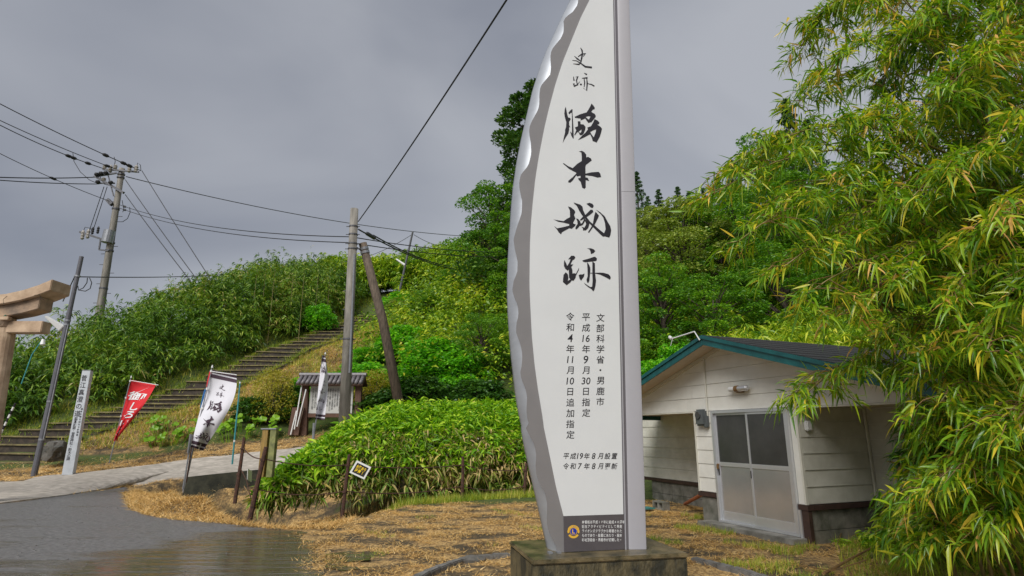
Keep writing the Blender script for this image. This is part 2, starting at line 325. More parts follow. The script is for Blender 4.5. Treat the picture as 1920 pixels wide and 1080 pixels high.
ASPH = [tuple(G(u, v)[:2]) for u, v in [(240, 913), (238, 925), (244, 940), (252, 955), (285, 966), (330, 974), (385, 978), (440, 983), (500, 990), (560, 998), (585, 1012), (590, 1030), (592, 1055), (600, 1085)]] + [(-2.4, 4.5), (-1.6, 0), (-1.5, -40), (-60, -40), (-60, 5), (-24, 9.1), tuple(G(0, 946)[:2])]
FLAT_R = [(-3.3, 11.2), (-2.4, 13.6), (0, 14.6), (3, 15), (12, 19), (15, 14), (14, -30), (-4, -30)]
PATHP = [(p.x, p.y) for p in PATH_LO] + [(p.x, p.y) for p in PATH_UP[::-1]]
DL = [(-9.6, 17.75), (-7.5, 17.1), (-5.8, 16.2), (-4.9, 14.8), (-4.6, 13.5), (-4.4, 12.3)]
def DITCH(X, Y):
    d = np.full(np.shape(X), 1e9)
    for a, b in zip(DL[:-1], DL[1:]):
        ex, ey = b[0] - a[0], b[1] - a[1]; t = np.clip(((X - a[0]) * ex + (Y - a[1]) * ey) / (ex * ex + ey * ey), 0, 1); d = np.minimum(d, np.hypot(X - a[0] - t * ex, Y - a[1] - t * ey))
    return 1 - sstep(.35, .95, d)
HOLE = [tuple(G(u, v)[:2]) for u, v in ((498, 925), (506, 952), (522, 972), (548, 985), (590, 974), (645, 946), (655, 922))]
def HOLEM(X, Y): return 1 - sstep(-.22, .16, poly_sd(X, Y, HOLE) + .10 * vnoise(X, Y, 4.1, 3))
def terr(x, y):
    x = np.asarray(x, float); y = np.asarray(y, float); sh = x.shape; X = x.ravel(); Y = y.ravel(); out = np.empty(len(X))
    for i in range(0, len(X), 20000):
        a, b = X[i:i + 20000], Y[i:i + 20000]
        D = np.sqrt((a[:, None] - cp[None, :, 0]) ** 2 + (b[:, None] - cp[None, :, 1]) ** 2)
        out[i:i + 20000] = D @ _w[:_n] + _w[_n] + _w[_n + 1] * a + _w[_n + 2] * b
    fl = np.maximum(1 - sstep(.05, .9, poly_sd(X, Y, ASPH)), 1 - sstep(0, .6, poly_sd(X, Y, FLAT_R)))
    out = out * (1 - fl)
    sxd = np.abs(X - stair_x(Y)); sw = (1 - sstep(1.5, 2.4, sxd)) * sstep(22.3, 23.2, Y) * (1 - sstep(43.5, 45, Y))
    out = out * (1 - sw) + (stair_z(Y) - .28) * sw
    out = out - np.maximum(DITCH(X, Y) * 1.35, HOLEM(X, Y) * .75)
    far = sstep(60, 130, np.hypot(X, Y - 20)); out = out * (1 - far) + 4 * far * (Y > 0)
    out += vnoise(X, Y, .9) * .05 * (1 - fl) + vnoise(X, Y, 3.1, 2) * .02 * sstep(0, .4, poly_sd(X, Y, ASPH))
    out -= .05 * (1 - sstep(-.12, .05, poly_sd(X, Y, PATHP)))
    return out.reshape(sh)
def T(x, y): return float(terr(np.array([x]), np.array([y]))[0])

gx = np.unique(np.concatenate([np.array([-900, -600, -400, -280, -200, -150, -110, -85, -70, -58]), np.arange(-50, -22, 1.0), np.arange(-22, 12, .22), np.arange(12, 40, 1.0), np.array([40, 48, 58, 70, 90, 120, 180, 260, 400, 600, 900])]))
gy = np.unique(np.concatenate([np.array([-900, -600, -300, -150, -90, -60, -40, -25, -15, -8]), np.arange(-4, 6, .8), np.arange(6, 26, .22), np.arange(26, 60, .6), np.array([60, 64, 70, 80, 95, 115, 150, 200, 300, 450, 700, 1000])]))
XX, YY = np.meshgrid(gx, gy); ZZ = terr(XX, YY)
V = np.c_[XX.ravel(), YY.ravel(), ZZ.ravel()]; nx_, ny_ = len(gx), len(gy)
ii = np.arange((ny_ - 1) * nx_).reshape(ny_ - 1, nx_)[:, :-1].ravel(); Q = np.c_[ii, ii + 1, ii + 1 + nx_, ii + nx_]
# ground material: soil, straw litter and moss mixed by noise and by masks of where mown straw lies and of painted ditch shade
def ground_mat():
    m = bpy.data.materials.new('ground_soil_and_straw'); m.use_nodes = True; t = m.node_tree; b = t.nodes['Principled BSDF']
    g = t.nodes.new('ShaderNodeNewGeometry'); at = t.nodes.new('ShaderNodeAttribute'); at.attribute_name = 'cover'
    sep = t.nodes.new('ShaderNodeSeparateColor'); t.links.new(at.outputs['Color'], sep.inputs[0])
    def noise(s, d=6, r=.65, st=None):
        n = t.nodes.new('ShaderNodeTexNoise'); n.inputs['Scale'].default_value = s; n.inputs['Detail'].default_value = d; n.inputs['Roughness'].default_value = r
        if st:
            k = t.nodes.new('ShaderNodeMapping'); k.inputs['Scale'].default_value = st; t.links.new(g.outputs['Position'], k.inputs[0]); t.links.new(k.outputs[0], n.inputs[0])
        else: t.links.new(g.outputs['Position'], n.inputs[0])
        return n.outputs[0]
    def ramp(src, stops):
        r = t.nodes.new('ShaderNodeValToRGB'); cr = r.color_ramp
        while len(cr.elements) < len(stops): cr.elements.new(.5)
        for e, (p, col) in zip(cr.elements, stops): e.position = p; e.color = (*col, 1)
        t.links.new(src, r.inputs[0]); return r.outputs[0]
    def mix(f, a, bb):
        k = t.nodes.new('ShaderNodeMix'); k.data_type = 'RGBA'; t.links.new(f, k.inputs[0]); t.links.new(a, k.inputs[6]); t.links.new(bb, k.inputs[7]); return k.outputs[2]
    soil = ramp(noise(5), [(.3, (.022, .018, .011)), (.7, (.075, .056, .032))])
    straw = ramp(noise(22, 8, .75, (1, .45, 1)), [(.32, (.06, .045, .028)), (.43, (.24, .14, .05)), (.54, (.52, .33, .12)), (.70, (.72, .52, .24))])
    patch = ramp(noise(1.5, 8, .75, (.7, 1.3, 1)), [(.45, (.08, .08, .08)), (.56, (1, 1, 1))])
    green = ramp(noise(9), [(.3, (.03, .05, .008)), (.7, (.09, .13, .015))])
    mm = t.nodes.new('ShaderNodeMath'); mm.operation = 'MULTIPLY'; t.links.new(sep.outputs[0], mm.inputs[0]); t.links.new(patch, mm.inputs[1])
    base = mix(mm.outputs[0], soil, straw); base = mix(sep.outputs[1], base, green); base = mix(sep.outputs[2], base, ramp(noise(7), [(.3, (.010, .009, .006)), (.7, (.026, .022, .013))])); t.links.new(base, b.inputs['Base Color'])  # last mix paints the shade under the hedge into the ground colour
    b.inputs['Roughness'].default_value = .85
    k = t.nodes.new('ShaderNodeBump'); k.inputs['Strength'].default_value = .8; k.inputs['Distance'].default_value = .04; t.links.new(noise(26, 8, .7), k.inputs['Height']); t.links.new(k.outputs[0], b.inputs['Normal'])
    return m
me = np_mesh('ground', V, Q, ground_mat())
x, y = V[:, 0], V[:, 1]
def straw_mask(x, y):
    """where mown straw lies thick"""
    ph = poly_sd(x, y, PATHP)
    near = (1 - sstep(13.6, 15.2, y - .12 * x)) * (y < 17) + (x < -4.6) * (y < 17.5) * 1.
    verge = ((x < stair_x(y) + 60) & (y < 26.5) & (y > 14)) * (1 - sstep(1.3, 2.6, ph)) * (x < 0)
    sx = x - stair_x(y); bank = ((sx > 1.0) & (sx < 5.4 - .16 * (y - 24)) & (y > 23) & (y < 44)) * (1 - .35 * (vnoise(x, y, .8, 5) > .1))
    return np.clip(np.maximum(np.maximum(near, verge), bank), 0, 1)
sm = straw_mask(x, y) * (1 - np.minimum(1, 2.2 * DITCH(x, y))) * (1 - HOLEM(x, y)); gm = ((y > 14.2) & (sm < .5)) * .9 * (1 - DITCH(x, y))
ditch_shade = np.maximum(HOLEM(x, y), np.minimum(1, 1.5 * DITCH(x, y))); colr = np.c_[sm, gm * (1 - ditch_shade), ditch_shade, np.ones_like(sm)].astype(np.float32)  # third channel: where under-hedge shade is painted on ditch and hole ground
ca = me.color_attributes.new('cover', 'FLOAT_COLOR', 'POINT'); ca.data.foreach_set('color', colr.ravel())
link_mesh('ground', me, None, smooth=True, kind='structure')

# asphalt (wet), as a sheet just above the flat ground
def asphalt_mat():
    m = bpy.data.materials.new('wet_asphalt'); m.use_nodes = True; t = m.node_tree; b = t.nodes['Principled BSDF']
    g = t.nodes.new('ShaderNodeNewGeometry')
    def noise(s, d=5, r=.6, st=None):
        n = t.nodes.new('ShaderNodeTexNoise'); n.inputs['Scale'].default_value = s; n.inputs['Detail'].default_value = d; n.inputs['Roughness'].default_value = r
        if st:
            k = t.nodes.new('ShaderNodeMapping'); k.inputs['Scale'].default_value = st; t.links.new(g.outputs['Position'], k.inputs[0]); t.links.new(k.outputs[0], n.inputs[0])
        else: t.links.new(g.outputs['Position'], n.inputs[0])
        return n.outputs[0]
    r = t.nodes.new('ShaderNodeValToRGB'); r.color_ramp.elements[0].color = (.050, .047, .046, 1); r.color_ramp.elements[1].color = (.25, .238, .23, 1)
    r.color_ramp.elements[0].position = .38; r.color_ramp.elements[1].position = .66
    t.links.new(noise(13, 10, .9), r.inputs[0])
    ve = t.nodes.new('ShaderNodeTexVoronoi'); ve.inputs['Scale'].default_value = 13; t.links.new(g.outputs['Position'], ve.inputs[0])
    sp = t.nodes.new('ShaderNodeValToRGB'); sp.color_ramp.elements[0].position = .03; sp.color_ramp.elements[0].color = (1, 1, 1, 1); sp.color_ramp.elements[1].position = .13; sp.color_ramp.elements[1].color = (0, 0, 0, 1)
    t.links.new(ve.outputs['Distance'], sp.inputs[0])
    mk = t.nodes.new('ShaderNodeMix'); mk.data_type = 'RGBA'; t.links.new(sp.outputs[0], mk.inputs[0]); t.links.new(r.outputs[0], mk.inputs[6]); mk.inputs[7].default_value = (.42, .41, .39, 1)
    t.links.new(mk.outputs[2], b.inputs['Base Color'])
    # standing water where the surface dips: smooth, darker, rippled; elsewhere merely damp
    def math_(op, a_, b_=None, c_=None):
        q = t.nodes.new('ShaderNodeMath'); q.operation = op
        for k_, v_ in enumerate((a_, b_, c_)):
            if v_ is None: continue
            if isinstance(v_, (int, float)): q.inputs[k_].default_value = v_
            else: t.links.new(v_, q.inputs[k_])
        return q.outputs[0]
    xyz = t.nodes.new('ShaderNodeSeparateXYZ'); t.links.new(g.outputs['Position'], xyz.inputs[0])
    dd_ = t.nodes.new('ShaderNodeVectorMath'); dd_.operation = 'DISTANCE'; sc_ = t.nodes.new('ShaderNodeMapping'); sc_.inputs['Scale'].default_value = (1, .72, 1); t.links.new(g.outputs['Position'], sc_.inputs[0]); t.links.new(sc_.outputs[0], dd_.inputs[0]); dd_.inputs[1].default_value = (-3.7, 6.3, 0)
    blob = math_('MULTIPLY_ADD', dd_.outputs['Value'], -.38, .80); blob = math_('MAXIMUM', blob, 0)
    near = math_('MULTIPLY_ADD', xyz.outputs['Y'], -.17, 1.50); near = math_('MAXIMUM', near, 0)
    tot = math_('ADD', math_('MULTIPLY', noise(.8, 7, .66, (.6, 2.6, 1)), 1.45), math_('ADD', blob, near))
    wr = t.nodes.new('ShaderNodeValToRGB'); wr.color_ramp.elements[0].position = .74; wr.color_ramp.elements[0].color = (0, 0, 0, 1); wr.color_ramp.elements[1].position = 1.0; wr.color_ramp.elements[1].color = (.92, .92, .92, 1); t.links.new(math_('MULTIPLY', tot, .92), wr.inputs[0]); wet = wr.outputs[0]
    rg = math_('MULTIPLY_ADD', wet, -.38, .46); rg2 = math_('MULTIPLY_ADD', noise(.9, 4, .5), -.22, .11); t.links.new(math_('MAXIMUM', math_('ADD', rg, math_('MULTIPLY', rg2, math_('SUBTRACT', 1, wet))), .05), b.inputs['Roughness'])
    dk = t.nodes.new('ShaderNodeMix'); dk.data_type = 'RGBA'; t.links.new(wet, dk.inputs[0]); t.links.new(mk.outputs[2], dk.inputs[6]); dk.inputs[7].default_value = (.085, .068, .045, 1); t.links.new(dk.outputs[2], b.inputs['Base Color'])
    b.inputs['Specular IOR Level'].default_value = .55
    rip = noise(1.7, 4, .5, (.55, 3.2, 1)); hgt = math_('ADD', math_('MULTIPLY', rip, math_('MULTIPLY', wet, 1.0)), math_('MULTIPLY', noise(70, 3, .7), math_('MULTIPLY_ADD', wet, -.12, .12)))
    k = t.nodes.new('ShaderNodeBump'); k.inputs['Strength'].default_value = .8; k.inputs['Distance'].default_value = .05; t.links.new(hgt, k.inputs['Height']); t.links.new(k.outputs[0], b.inputs['Normal'])
    return m
def organic(poly, n=10, amp=.12, zz=0., seed=1, yfrom=-1e9):
    out = []
    for i in range(len(poly)):
        a, b = Vector((poly[i][0], poly[i][1], 0)), Vector((poly[(i + 1) % len(poly)][0], poly[(i + 1) % len(poly)][1], 0))
        k = n if (b - a).length < 8 else 1
        for j in range(k):
            p = a.lerp(b, j / k); q = vnoise(p.x, p.y, 2.3, seed) * amp + vnoise(p.x, p.y, 7, seed + 3) * amp * .4
            out.append(Vector((p.x + q, p.y + q * .6, zz)))
    return out
def sheet(name, loop, m, kind='structure'):
    tri = tessellate_polygon([loop]); me = raw_mesh(name, loop, [list(t) for t in tri], m)
    if me.polygons and me.polygons[0].normal.z < 0: me.flip_normals()
    return link_mesh(name, me, None, kind=kind)
sheet('asphalt_road', organic(ASPH, 10, .15, .006, 1), asphalt_mat())
# rain puddle
def puddle_mat():
    m = bpy.data.materials.new('puddle_water'); m.use_nodes = True; t = m.node_tree; b = t.nodes['Principled BSDF']
    b.inputs['Base Color'].default_value = (.045, .036, .024, 1); b.inputs['Roughness'].default_value = .05; b.inputs['Specular IOR Level'].default_value = .6
    g = t.nodes.new('ShaderNodeNewGeometry'); k0 = t.nodes.new('ShaderNodeMapping'); k0.inputs['Scale'].default_value = (.8, 3.6, 1); k0.inputs['Rotation'].default_value = (0, 0, .25)
    n = t.nodes.new('ShaderNodeTexNoise'); n.inputs['Scale'].default_value = 1.5; n.inputs['Detail'].default_value = 3; n.inputs['Distortion'].default_value = 1.2
    t.links.new(g.outputs['Position'], k0.inputs[0]); t.links.new(k0.outputs[0], n.inputs[0])
    k = t.nodes.new('ShaderNodeBump'); k.inputs['Strength'].default_value = .5; k.inputs['Distance'].default_value = .035; t.links.new(n.outputs[0], k.inputs['Height']); t.links.new(k.outputs[0], b.inputs['Normal'])
    r = t.nodes.new('ShaderNodeValToRGB'); r.color_ramp.elements[0].color = (.035, .028, .018, 1); r.color_ramp.elements[1].color = (.11, .088, .058, 1); t.links.new(n.outputs[0], r.inputs[0]); t.links.new(r.outputs[0], b.inputs['Base Color'])
    return m
PM = puddle_mat()
sheet('puddle', organic([tuple(G(u, v)[:2]) for u, v in [(612, 1040), (660, 1034), (700, 1044), (690, 1052), (640, 1056), (650, 1064), (700, 1066), (640, 1072), (608, 1066)]], 7, .05, .011, 9), PM)

# concrete path
conc_road = mat('pale_gravel_concrete', (.56, .50, .43), .65, col2=(.24, .215, .175), vscale=5, bump=.6, bscale=60, stretch=(.6, 1.5, 1), detail=14, lo=.30, hi=.68)
def resample(P, n):
    d = [0]
    for i in range(1, len(P)): d.append(d[-1] + (P[i] - P[i - 1]).length)
    return [Vector(tuple(np.interp(k / (n - 1) * d[-1], d, [p[a] for p in P]) for a in range(3))) for k in range(n)]
lo, up = resample(PATH_LO, 90), resample(PATH_UP, 90)
V, Fc = [], []
for i in range(90):
    for j in range(9):
        p = lo[i].lerp(up[i], j / 8); p.z = max(p.z, T(p.x, p.y) + .04) if p.z > .12 else .03 + .25 * p.z; V.append(p)
for i in range(89):
    for j in range(8): a = i * 9 + j; Fc.append([a, a + 9, a + 10, a + 1])
n0 = len(V)
for i in range(90): V += [V[i * 9] - Vector((0, 0, .15)), V[i * 9 + 8] - Vector((0, 0, .15))]
for i in range(89): Fc += [[i * 9, n0 + 2 * i, n0 + 2 * i + 2, (i + 1) * 9], [i * 9 + 8, (i + 1) * 9 + 8, n0 + 2 * i + 3, n0 + 2 * i + 1]]
link_mesh('concrete_path', raw_mesh('concrete_path', V, Fc, conc_road), None, smooth=False, kind='structure')
# retaining wall holding up the path over the ditch
b = MB(); pts = [p for p in lo if p.x > PATH_LO[4].x - .8]
for i in range(0, len(pts) - 1):
    a, d = pts[i] + Vector((0, -.02, 0)), pts[i + 1] + Vector((0, -.02, 0)); w = Vector((.03, -.26, 0))
    zt = Vector((0, 0, .035)); b.hexa([Vector((a.x, a.y, -1.3)) + w, Vector((d.x, d.y, -1.3)) + w, Vector((d.x, d.y, -1.3)), Vector((a.x, a.y, -1.3)), a + w + zt, d + w + zt, d + zt, a + zt])
rw = b.build('retaining_wall', M['wall_concrete'], loc=PATH_LO[4]); tag(rw, 'low dark mossy concrete retaining wall between the path and the ditch', 'wall')

# ------------------------------------------------------------------ stairway
st = bpy.data.objects.new('stairway', None); COL.objects.link(st); st.location = SP[0]; st['kind'] = 'structure'
NS = 32
for i in range(NS):
    t = i / (NS - 1); p = stair_at(t); q = stair_at(min(1, t + 1 / (NS - 1))); rise = max(.16, (q.z - p.z) if i < NS - 1 else .3)
    w = 1.75 - .6 * t + .12 * random.uniform(-1, 1); an = math.radians(3 + 4 * random.uniform(-1, 1)); ax = Vector((math.cos(an), math.sin(an), random.uniform(-.02, .02))); dp = Vector((-math.sin(an), math.cos(an), 0))
    run = max(.35, (q.y - p.y) if i < NS - 1 else .6); cx = p + Vector((random.uniform(-.1, .1), 0, 0)); n = 9; h = max(rise - .07, .12)
    loopf = []
    bb = MB(); 
    for k in range(n):   # a slightly crooked riser beam
        a0 = -w + 2 * w * k / n; a1 = -w + 2 * w * (k + 1) / n
        j0 = .025 * math.sin(k * 2.1 + i * 3); j1 = .025 * math.sin((k + 1) * 2.1 + i * 3)
        A, B = cx + ax * a0, cx + ax * a1
        bb.hexa([A - Vector((0, .0, h + .3)), B - Vector((0, 0, h + .3)), B + dp * .25 - Vector((0, 0, h + .3)), A + dp * .25 - Vector((0, 0, h + .3)), A + Vector((0, 0, j0)), B + Vector((0, 0, j1)), B + dp * .22 + Vector((0, 0, j1)), A + dp * .22 + Vector((0, 0, j0))])
    s_ = bb.build('step', M['step'], st); nb_ = MB(); nb_.box(cx - dp * .012 + Vector((0, 0, .012)), ax * (w * 1.0), dp * .05, Vector((0, 0, .028))); nb_.build('step_nosing', M['tread'], s_)
    tb = MB(); tb.box(cx + dp * (.225 + run * .5 + .1) + Vector((0, 0, -.06)), ax * (w * .98), dp * (run * .5 + .1), Vector((0, 0, .055))); tb.build('tread', M['tread'], s_)

# ------------------------------------------------------------------ lettering helpers
def glyph_mesh(txt, shear=0., boldness=0.):
    cu = bpy.data.curves.new('lettering', 'FONT'); cu.body = txt; cu.size = 1; cu.shear = shear; cu.offset = boldness; cu.resolution_u = 3
    o = bpy.data.objects.new('lettering', cu); COL.objects.link(o); bpy.context.view_layer.update()
    me = bpy.data.meshes.new_from_object(o.evaluated_get(bpy.context.evaluated_depsgraph_get()))
    bpy.data.objects.remove(o); bpy.data.curves.remove(cu)
    V = [v.co.copy() for v in me.vertices]; Fc = [list(p.vertices) for p in me.polygons]; bpy.data.meshes.remove(me); return V, Fc
_gc = {}
def lettering(items, frame, name, m, parent, thick=0.):
    """items: (text, x, y, size[, shear, bold, sx]) centred at x,y in the frame; frame(x, y) -> world point"""
    V, Fc = [], []
    for it in items:
        txt, x, y, size = it[:4]; sh = it[4] if len(it) > 4 else 0.; bo = it[5] if len(it) > 5 else 0.; sx = it[6] if len(it) > 6 else 1.
        key = (txt, sh, bo)
        if key not in _gc: _gc[key] = glyph_mesh(*key)
        gv, gf = _gc[key]
        if not gv: continue
        x0, x1 = min(v.x for v in gv), max(v.x for v in gv); y0, y1 = min(v.y for v in gv), max(v.y for v in gv)
        cx, cy = (x0 + x1) / 2, (y0 + y1) / 2
        if len(txt) == 1 and txt not in '・一、。': cy = (y0 + y1) / 2
        n = len(V); V += [frame(x + (v.x - cx) * size * sx, y + (v.y - cy) * size) for v in gv]; Fc += [[i + n for i in f] for f in gf]
    o0 = off(parent); return link_mesh(name, raw_mesh(name, [v - o0 for v in V], Fc, m), None, parent)
def column(chars, x, y0, y1, size, **k):
    n = len(chars); return [(ch, x, y0 + (y1 - y0) * (i + .5) / n, size, k.get('shear', 0), k.get('bold', 0), k.get('sx', 1)) for i, ch in enumerate(chars)]

# brush characters: flat print traced as outlines; unit = photo pixels, centre of the character given
def _sc(P, ox, oy, s): return [(ox + x / s, oy + y / s) for x, y in P]
def strokes(S, ox, oy, s):
    out = []
    for st_ in S:
        L_, R_ = [], []
        P = [Vector((p[0], p[1])) for p in st_]
        for i, p in enumerate(P):
            t = (P[min(i + 1, len(P) - 1)] - P[max(i - 1, 0)]).normalized(); nn = Vector((-t.y, t.x)) * st_[i][2]
            L_.append(tuple(p + nn)); R_.append(tuple(p - nn))
        out.append([_sc(L_ + R_[::-1], ox, oy, s)])
    return out
BR = {}
BR['waki'] = [[_sc(l, 1050, 190, 12) for l in loops] for loops in [
 [[(123,130),(135,190),(155,300),(178,375),(215,380),(237,405),(220,440),(198,470),(200,540),(225,598),(198,590),(200,650),(180,735),(140,795),(100,860),(55,945),(85,800),(110,700),(105,660),(130,580),(135,480),(105,380),(90,290),(100,190)]],
 [[(180,270),(220,220),(260,185),(277,195),(272,260),(285,420),(295,600),(302,840),(285,848),(250,790),(222,690),(240,700),(262,735),(262,500),(258,265),(235,270),(205,303)]],
 [[(700,60),(740,100),(778,160),(765,190),(735,195),(695,245),(720,265),(770,290),(797,330),(790,370),(740,430),(700,480),(630,497),(595,450),(560,395),(520,415),(450,440),(465,400),(330,380),(320,360),(450,300),(590,260),(630,200),(680,110)], [(568,362),(625,345),(680,352),(640,425)]],
 [[(390,460),(450,460),(457,525),(520,530),(565,580),(560,650),(520,740),(485,770),(440,770),(405,700),(385,700),(325,780),(316,762),(360,660),(325,600),(395,570),(395,500)], [(412,692),(480,640),(468,700),(445,725)]],
 [[(770,410),(840,445),(880,490),(870,520),(828,535),(900,580),(937,625),(920,700),(890,800),(815,937),(725,900),(710,830),(668,752),(625,775),(520,830),(395,882),(480,790),(560,720),(620,640),(605,600),(690,570),(740,480)], [(672,702),(720,670),(805,640),(795,700),(752,820),(705,760)]]]]
BR['hon'] = [[_sc([(440,125),(515,108),(570,140),(615,195),(620,270),(655,250),(730,290),(748,340),(610,445),(598,500),(600,650),(740,620),(910,608),(950,650),(972,735),(880,745),(760,710),(600,690),(600,740),(650,750),(690,830),(605,805),(605,980),(575,1015),(520,985),(485,850),(430,790),(425,755),(480,755),(480,700),(400,720),(380,690),(300,810),(235,870),(188,858),(192,820),(300,730),(378,650),(380,630),(300,590),(210,540),(130,470),(60,410),(85,403),(180,470),(295,520),(400,420),(510,350),(510,240),(500,150)], 1050, 275, 12.7)]]
BR['shiro'] = [[_sc(l, 1032, 370, 12.7)] for l in [
 [(410,225),(480,245),(560,310),(587,355),(555,430),(588,505),(562,560),(530,622),(560,640),(597,650),(580,690),(500,757),(440,745),(340,800),(270,840),(245,890),(190,840),(150,775),(80,690),(155,745),(300,715),(440,680),(440,645),(300,610),(180,590),(60,530),(120,545),(310,575),(380,520),(460,480),(455,320)],
 [(600,513),(650,520),(700,580),(722,650),(680,700),(640,750),(600,775),(585,740),(605,690),(640,640),(632,570)],
 [(545,130),(600,150),(700,180),(757,230),(770,310),(820,420),(870,500),(940,590),(1050,680),(1150,770),(1268,862),(1305,770),(1290,620),(1250,490),(1200,420),(1070,297),(1180,365),(1285,460),(1355,590),(1415,690),(1438,790),(1422,900),(1392,967),(1300,940),(1240,942),(1150,860),(1050,760),(960,670),(880,590),(800,490),(740,430),(680,330),(620,210),(560,160)],
 [(850,160),(920,138),(990,160),(1024,210),(1000,262),(960,255),(900,205)],
 [(950,300),(1000,308),(1014,355),(940,420),(880,460),(840,490),(720,562),(690,550),(760,470),(830,420),(900,350)],
 [(1065,350),(1147,440),(1130,490),(1080,590),(1050,650),(990,740),(910,852),(885,835),(950,740),(1000,650),(1015,560),(1035,450)],
 [(810,560),(870,535),(917,600),(915,660),(890,740),(840,790),(770,797),(765,750),(730,708),(800,730),(842,650),(830,600)],
 [(800,510),(835,540),(765,660),(700,692),(690,655),(750,615)]]]
BR['seki'] = [[_sc(l, 1050, 460, 12)] for l in [
 [(595,75),(690,72),(750,95),(787,135),(750,180),(690,203),(675,130),(650,95)],
 [(495,345),(620,310),(740,270),(780,260),(822,300),(817,345),(790,362),(700,372),(560,387),(510,372)],
 [(600,380),(640,430),(675,510),(672,620),(652,800),(630,853),(600,838),(588,780),(615,700),(608,500)],
 [(720,365),(777,410),(780,620),(802,800),(792,900),(767,1000),(738,1042),(700,992),(620,940),(560,890),(530,845),(620,910),(680,945),(715,935),(725,800),(718,620)],
 [(675,626),(880,620),(970,624),(1080,655),(1117,690),(1134,735),(1115,777),(1040,735),(900,667),(800,642),(675,638)],
 [(410,680),(440,660),(500,660),(542,638),(530,710),(500,750),(465,802),(430,750)],
 [(90,335),(125,400),(155,470),(200,400),(232,315),(175,322),(245,240),(310,243),(337,275),(312,325),(280,332),(225,438),(290,433),(245,492),(272,560),(270,638),(330,633),(348,648),(400,550),(418,508),(415,555),(350,690),(340,740),(295,802),(258,792),(220,842),(140,902),(58,830),(62,760),(72,670),(120,613),(165,650),(182,735),(165,808),(225,770),(195,732),(188,545),(165,577),(110,530),(80,472),(82,400)]]]
BR['shi_small'] = strokes([[(275,65,6),(310,130,18),(318,200,14),(300,300,18),(280,400,14),(240,442,18),(110,428,5)], [(220,268,10),(300,212,16),(385,198,18),(335,262,10)], [(135,255,4),(210,320,18),(268,362,10)], [(90,350,5),(180,360,9),(270,410,12),(380,492,20),(530,510,20)]], 1065, 85, 12)
BR['seki_small'] = strokes([[(355,635,5),(418,672,20)], [(305,752,8),(435,742,18)], [(355,765,10),(368,850,14),(355,950,8)], [(412,750,8),(425,860,16),(412,1030,14),(335,970,4)], [(430,872,6),(520,892,12),(585,930,14)], [(262,890,18),(305,892,14)], [(115,715,6),(128,805,16)], [(168,725,8),(215,708,14),(182,800,14),(202,890,18),(262,825,3)], [(122,870,20),(130,930,18),(222,890,12)]], 1065, 85, 12)
def brush(name_list, frame, name, m, parent, lift=.0002):
    """frame(x, y, lift) -> world; each entry (key, dx, dy, scale about its own centre or None)"""
    V, Fc = [], []; k = 0
    for key, fn in name_list:
        for loops in BR[key]:
            lv = [[Vector((p[0], p[1], 0)) for p in l] for l in loops]; tri = tessellate_polygon(lv); flat = [p for l in lv for p in l]
            n = len(V); k += 1; V += [fn(p.x, p.y, lift * k) for p in flat]; Fc += [[i + n for i in t] for t in tri]
    o0 = off(parent); return link_mesh(name, raw_mesh(name, [v - o0 for v in V], Fc, m), None, parent)

# ------------------------------------------------------------------ the tall monument on its plinth
MA = Vector((.976, .217, 0)).normalized(); MD = Vector((-MA.y, MA.x, 0))      # along the face to the right, and away from the viewer
PZ = .45
p0 = G(999, 1051, PZ); p1 = p0 + MA * 1.58
plinth = empty('plinth', (p0 + MA * .79 + MD * .5) * Vector((1, 1, 0)) if False else Vector(((p0 + MA * .79 + MD * .52).x, (p0 + MA * .79 + MD * .52).y, 0)), 'low wet mossy concrete plinth carrying the tall white monument', 'plinth')
b = MB(); z3 = Vector((0, 0, 1))
def quadbox(b, o, la, ld, z0, z1, inset=0.):
    A = o + MA * inset + MD * inset; a = MA * (la - 2 * inset); d = MD * (ld - 2 * inset)
    A0 = Vector((A.x, A.y, z0)); A1 = Vector((A.x, A.y, z1)); return b.hexa([A0, A0 + a, A0 + a + d, A0 + d, A1, A1 + a, A1 + a + d, A1 + d])
b = MB(); quadbox(b, p0, 1.58, 1.04, -.2, PZ - .045, .012); b.build('block', M['plinth_side'], plinth, bevel=.01)
b = MB(); quadbox(b, p0, 1.58, 1.04, PZ - .045, PZ, 0); b.build('top_slab', M['plinth'], plinth, bevel=.012)
MO = p0 + MD * .30            # the face plane of the monument
def mp_(u, v, lift=0.):       # photo point on the monument face, lifted toward the viewer
    return on_plane(u, v, MO, MD) - MD * lift
def mloc(u, v): p = on_plane(u, v, MO, MD); return (p - MO).dot(MA), p.z
def mw(r, z, lift=0.): q = MO + MA * r - MD * lift; return Vector((q.x, q.y, z))
def cv(ox, oy, s, P): return [(ox + x / s, oy + y / s) for x, y in P]
OUT = cv(920, 0, 3.857, [(575,0),(520,110),(460,240),(400,370),(350,500),(300,660),(260,830),(225,980)]) + cv(920, 260, 3.6, [(205,0),(175,150),(150,320),(135,480),(125,640),(115,800),(110,950),(109,1060)]) + cv(940, 540, 3.857, [(45,200),(55,350),(68,500),(85,650),(100,780),(120,900),(145,1010)]) + cv(920, 800, 3.857, [(215,10),(240,150),(285,350),(330,540),(370,720),(405,878)])
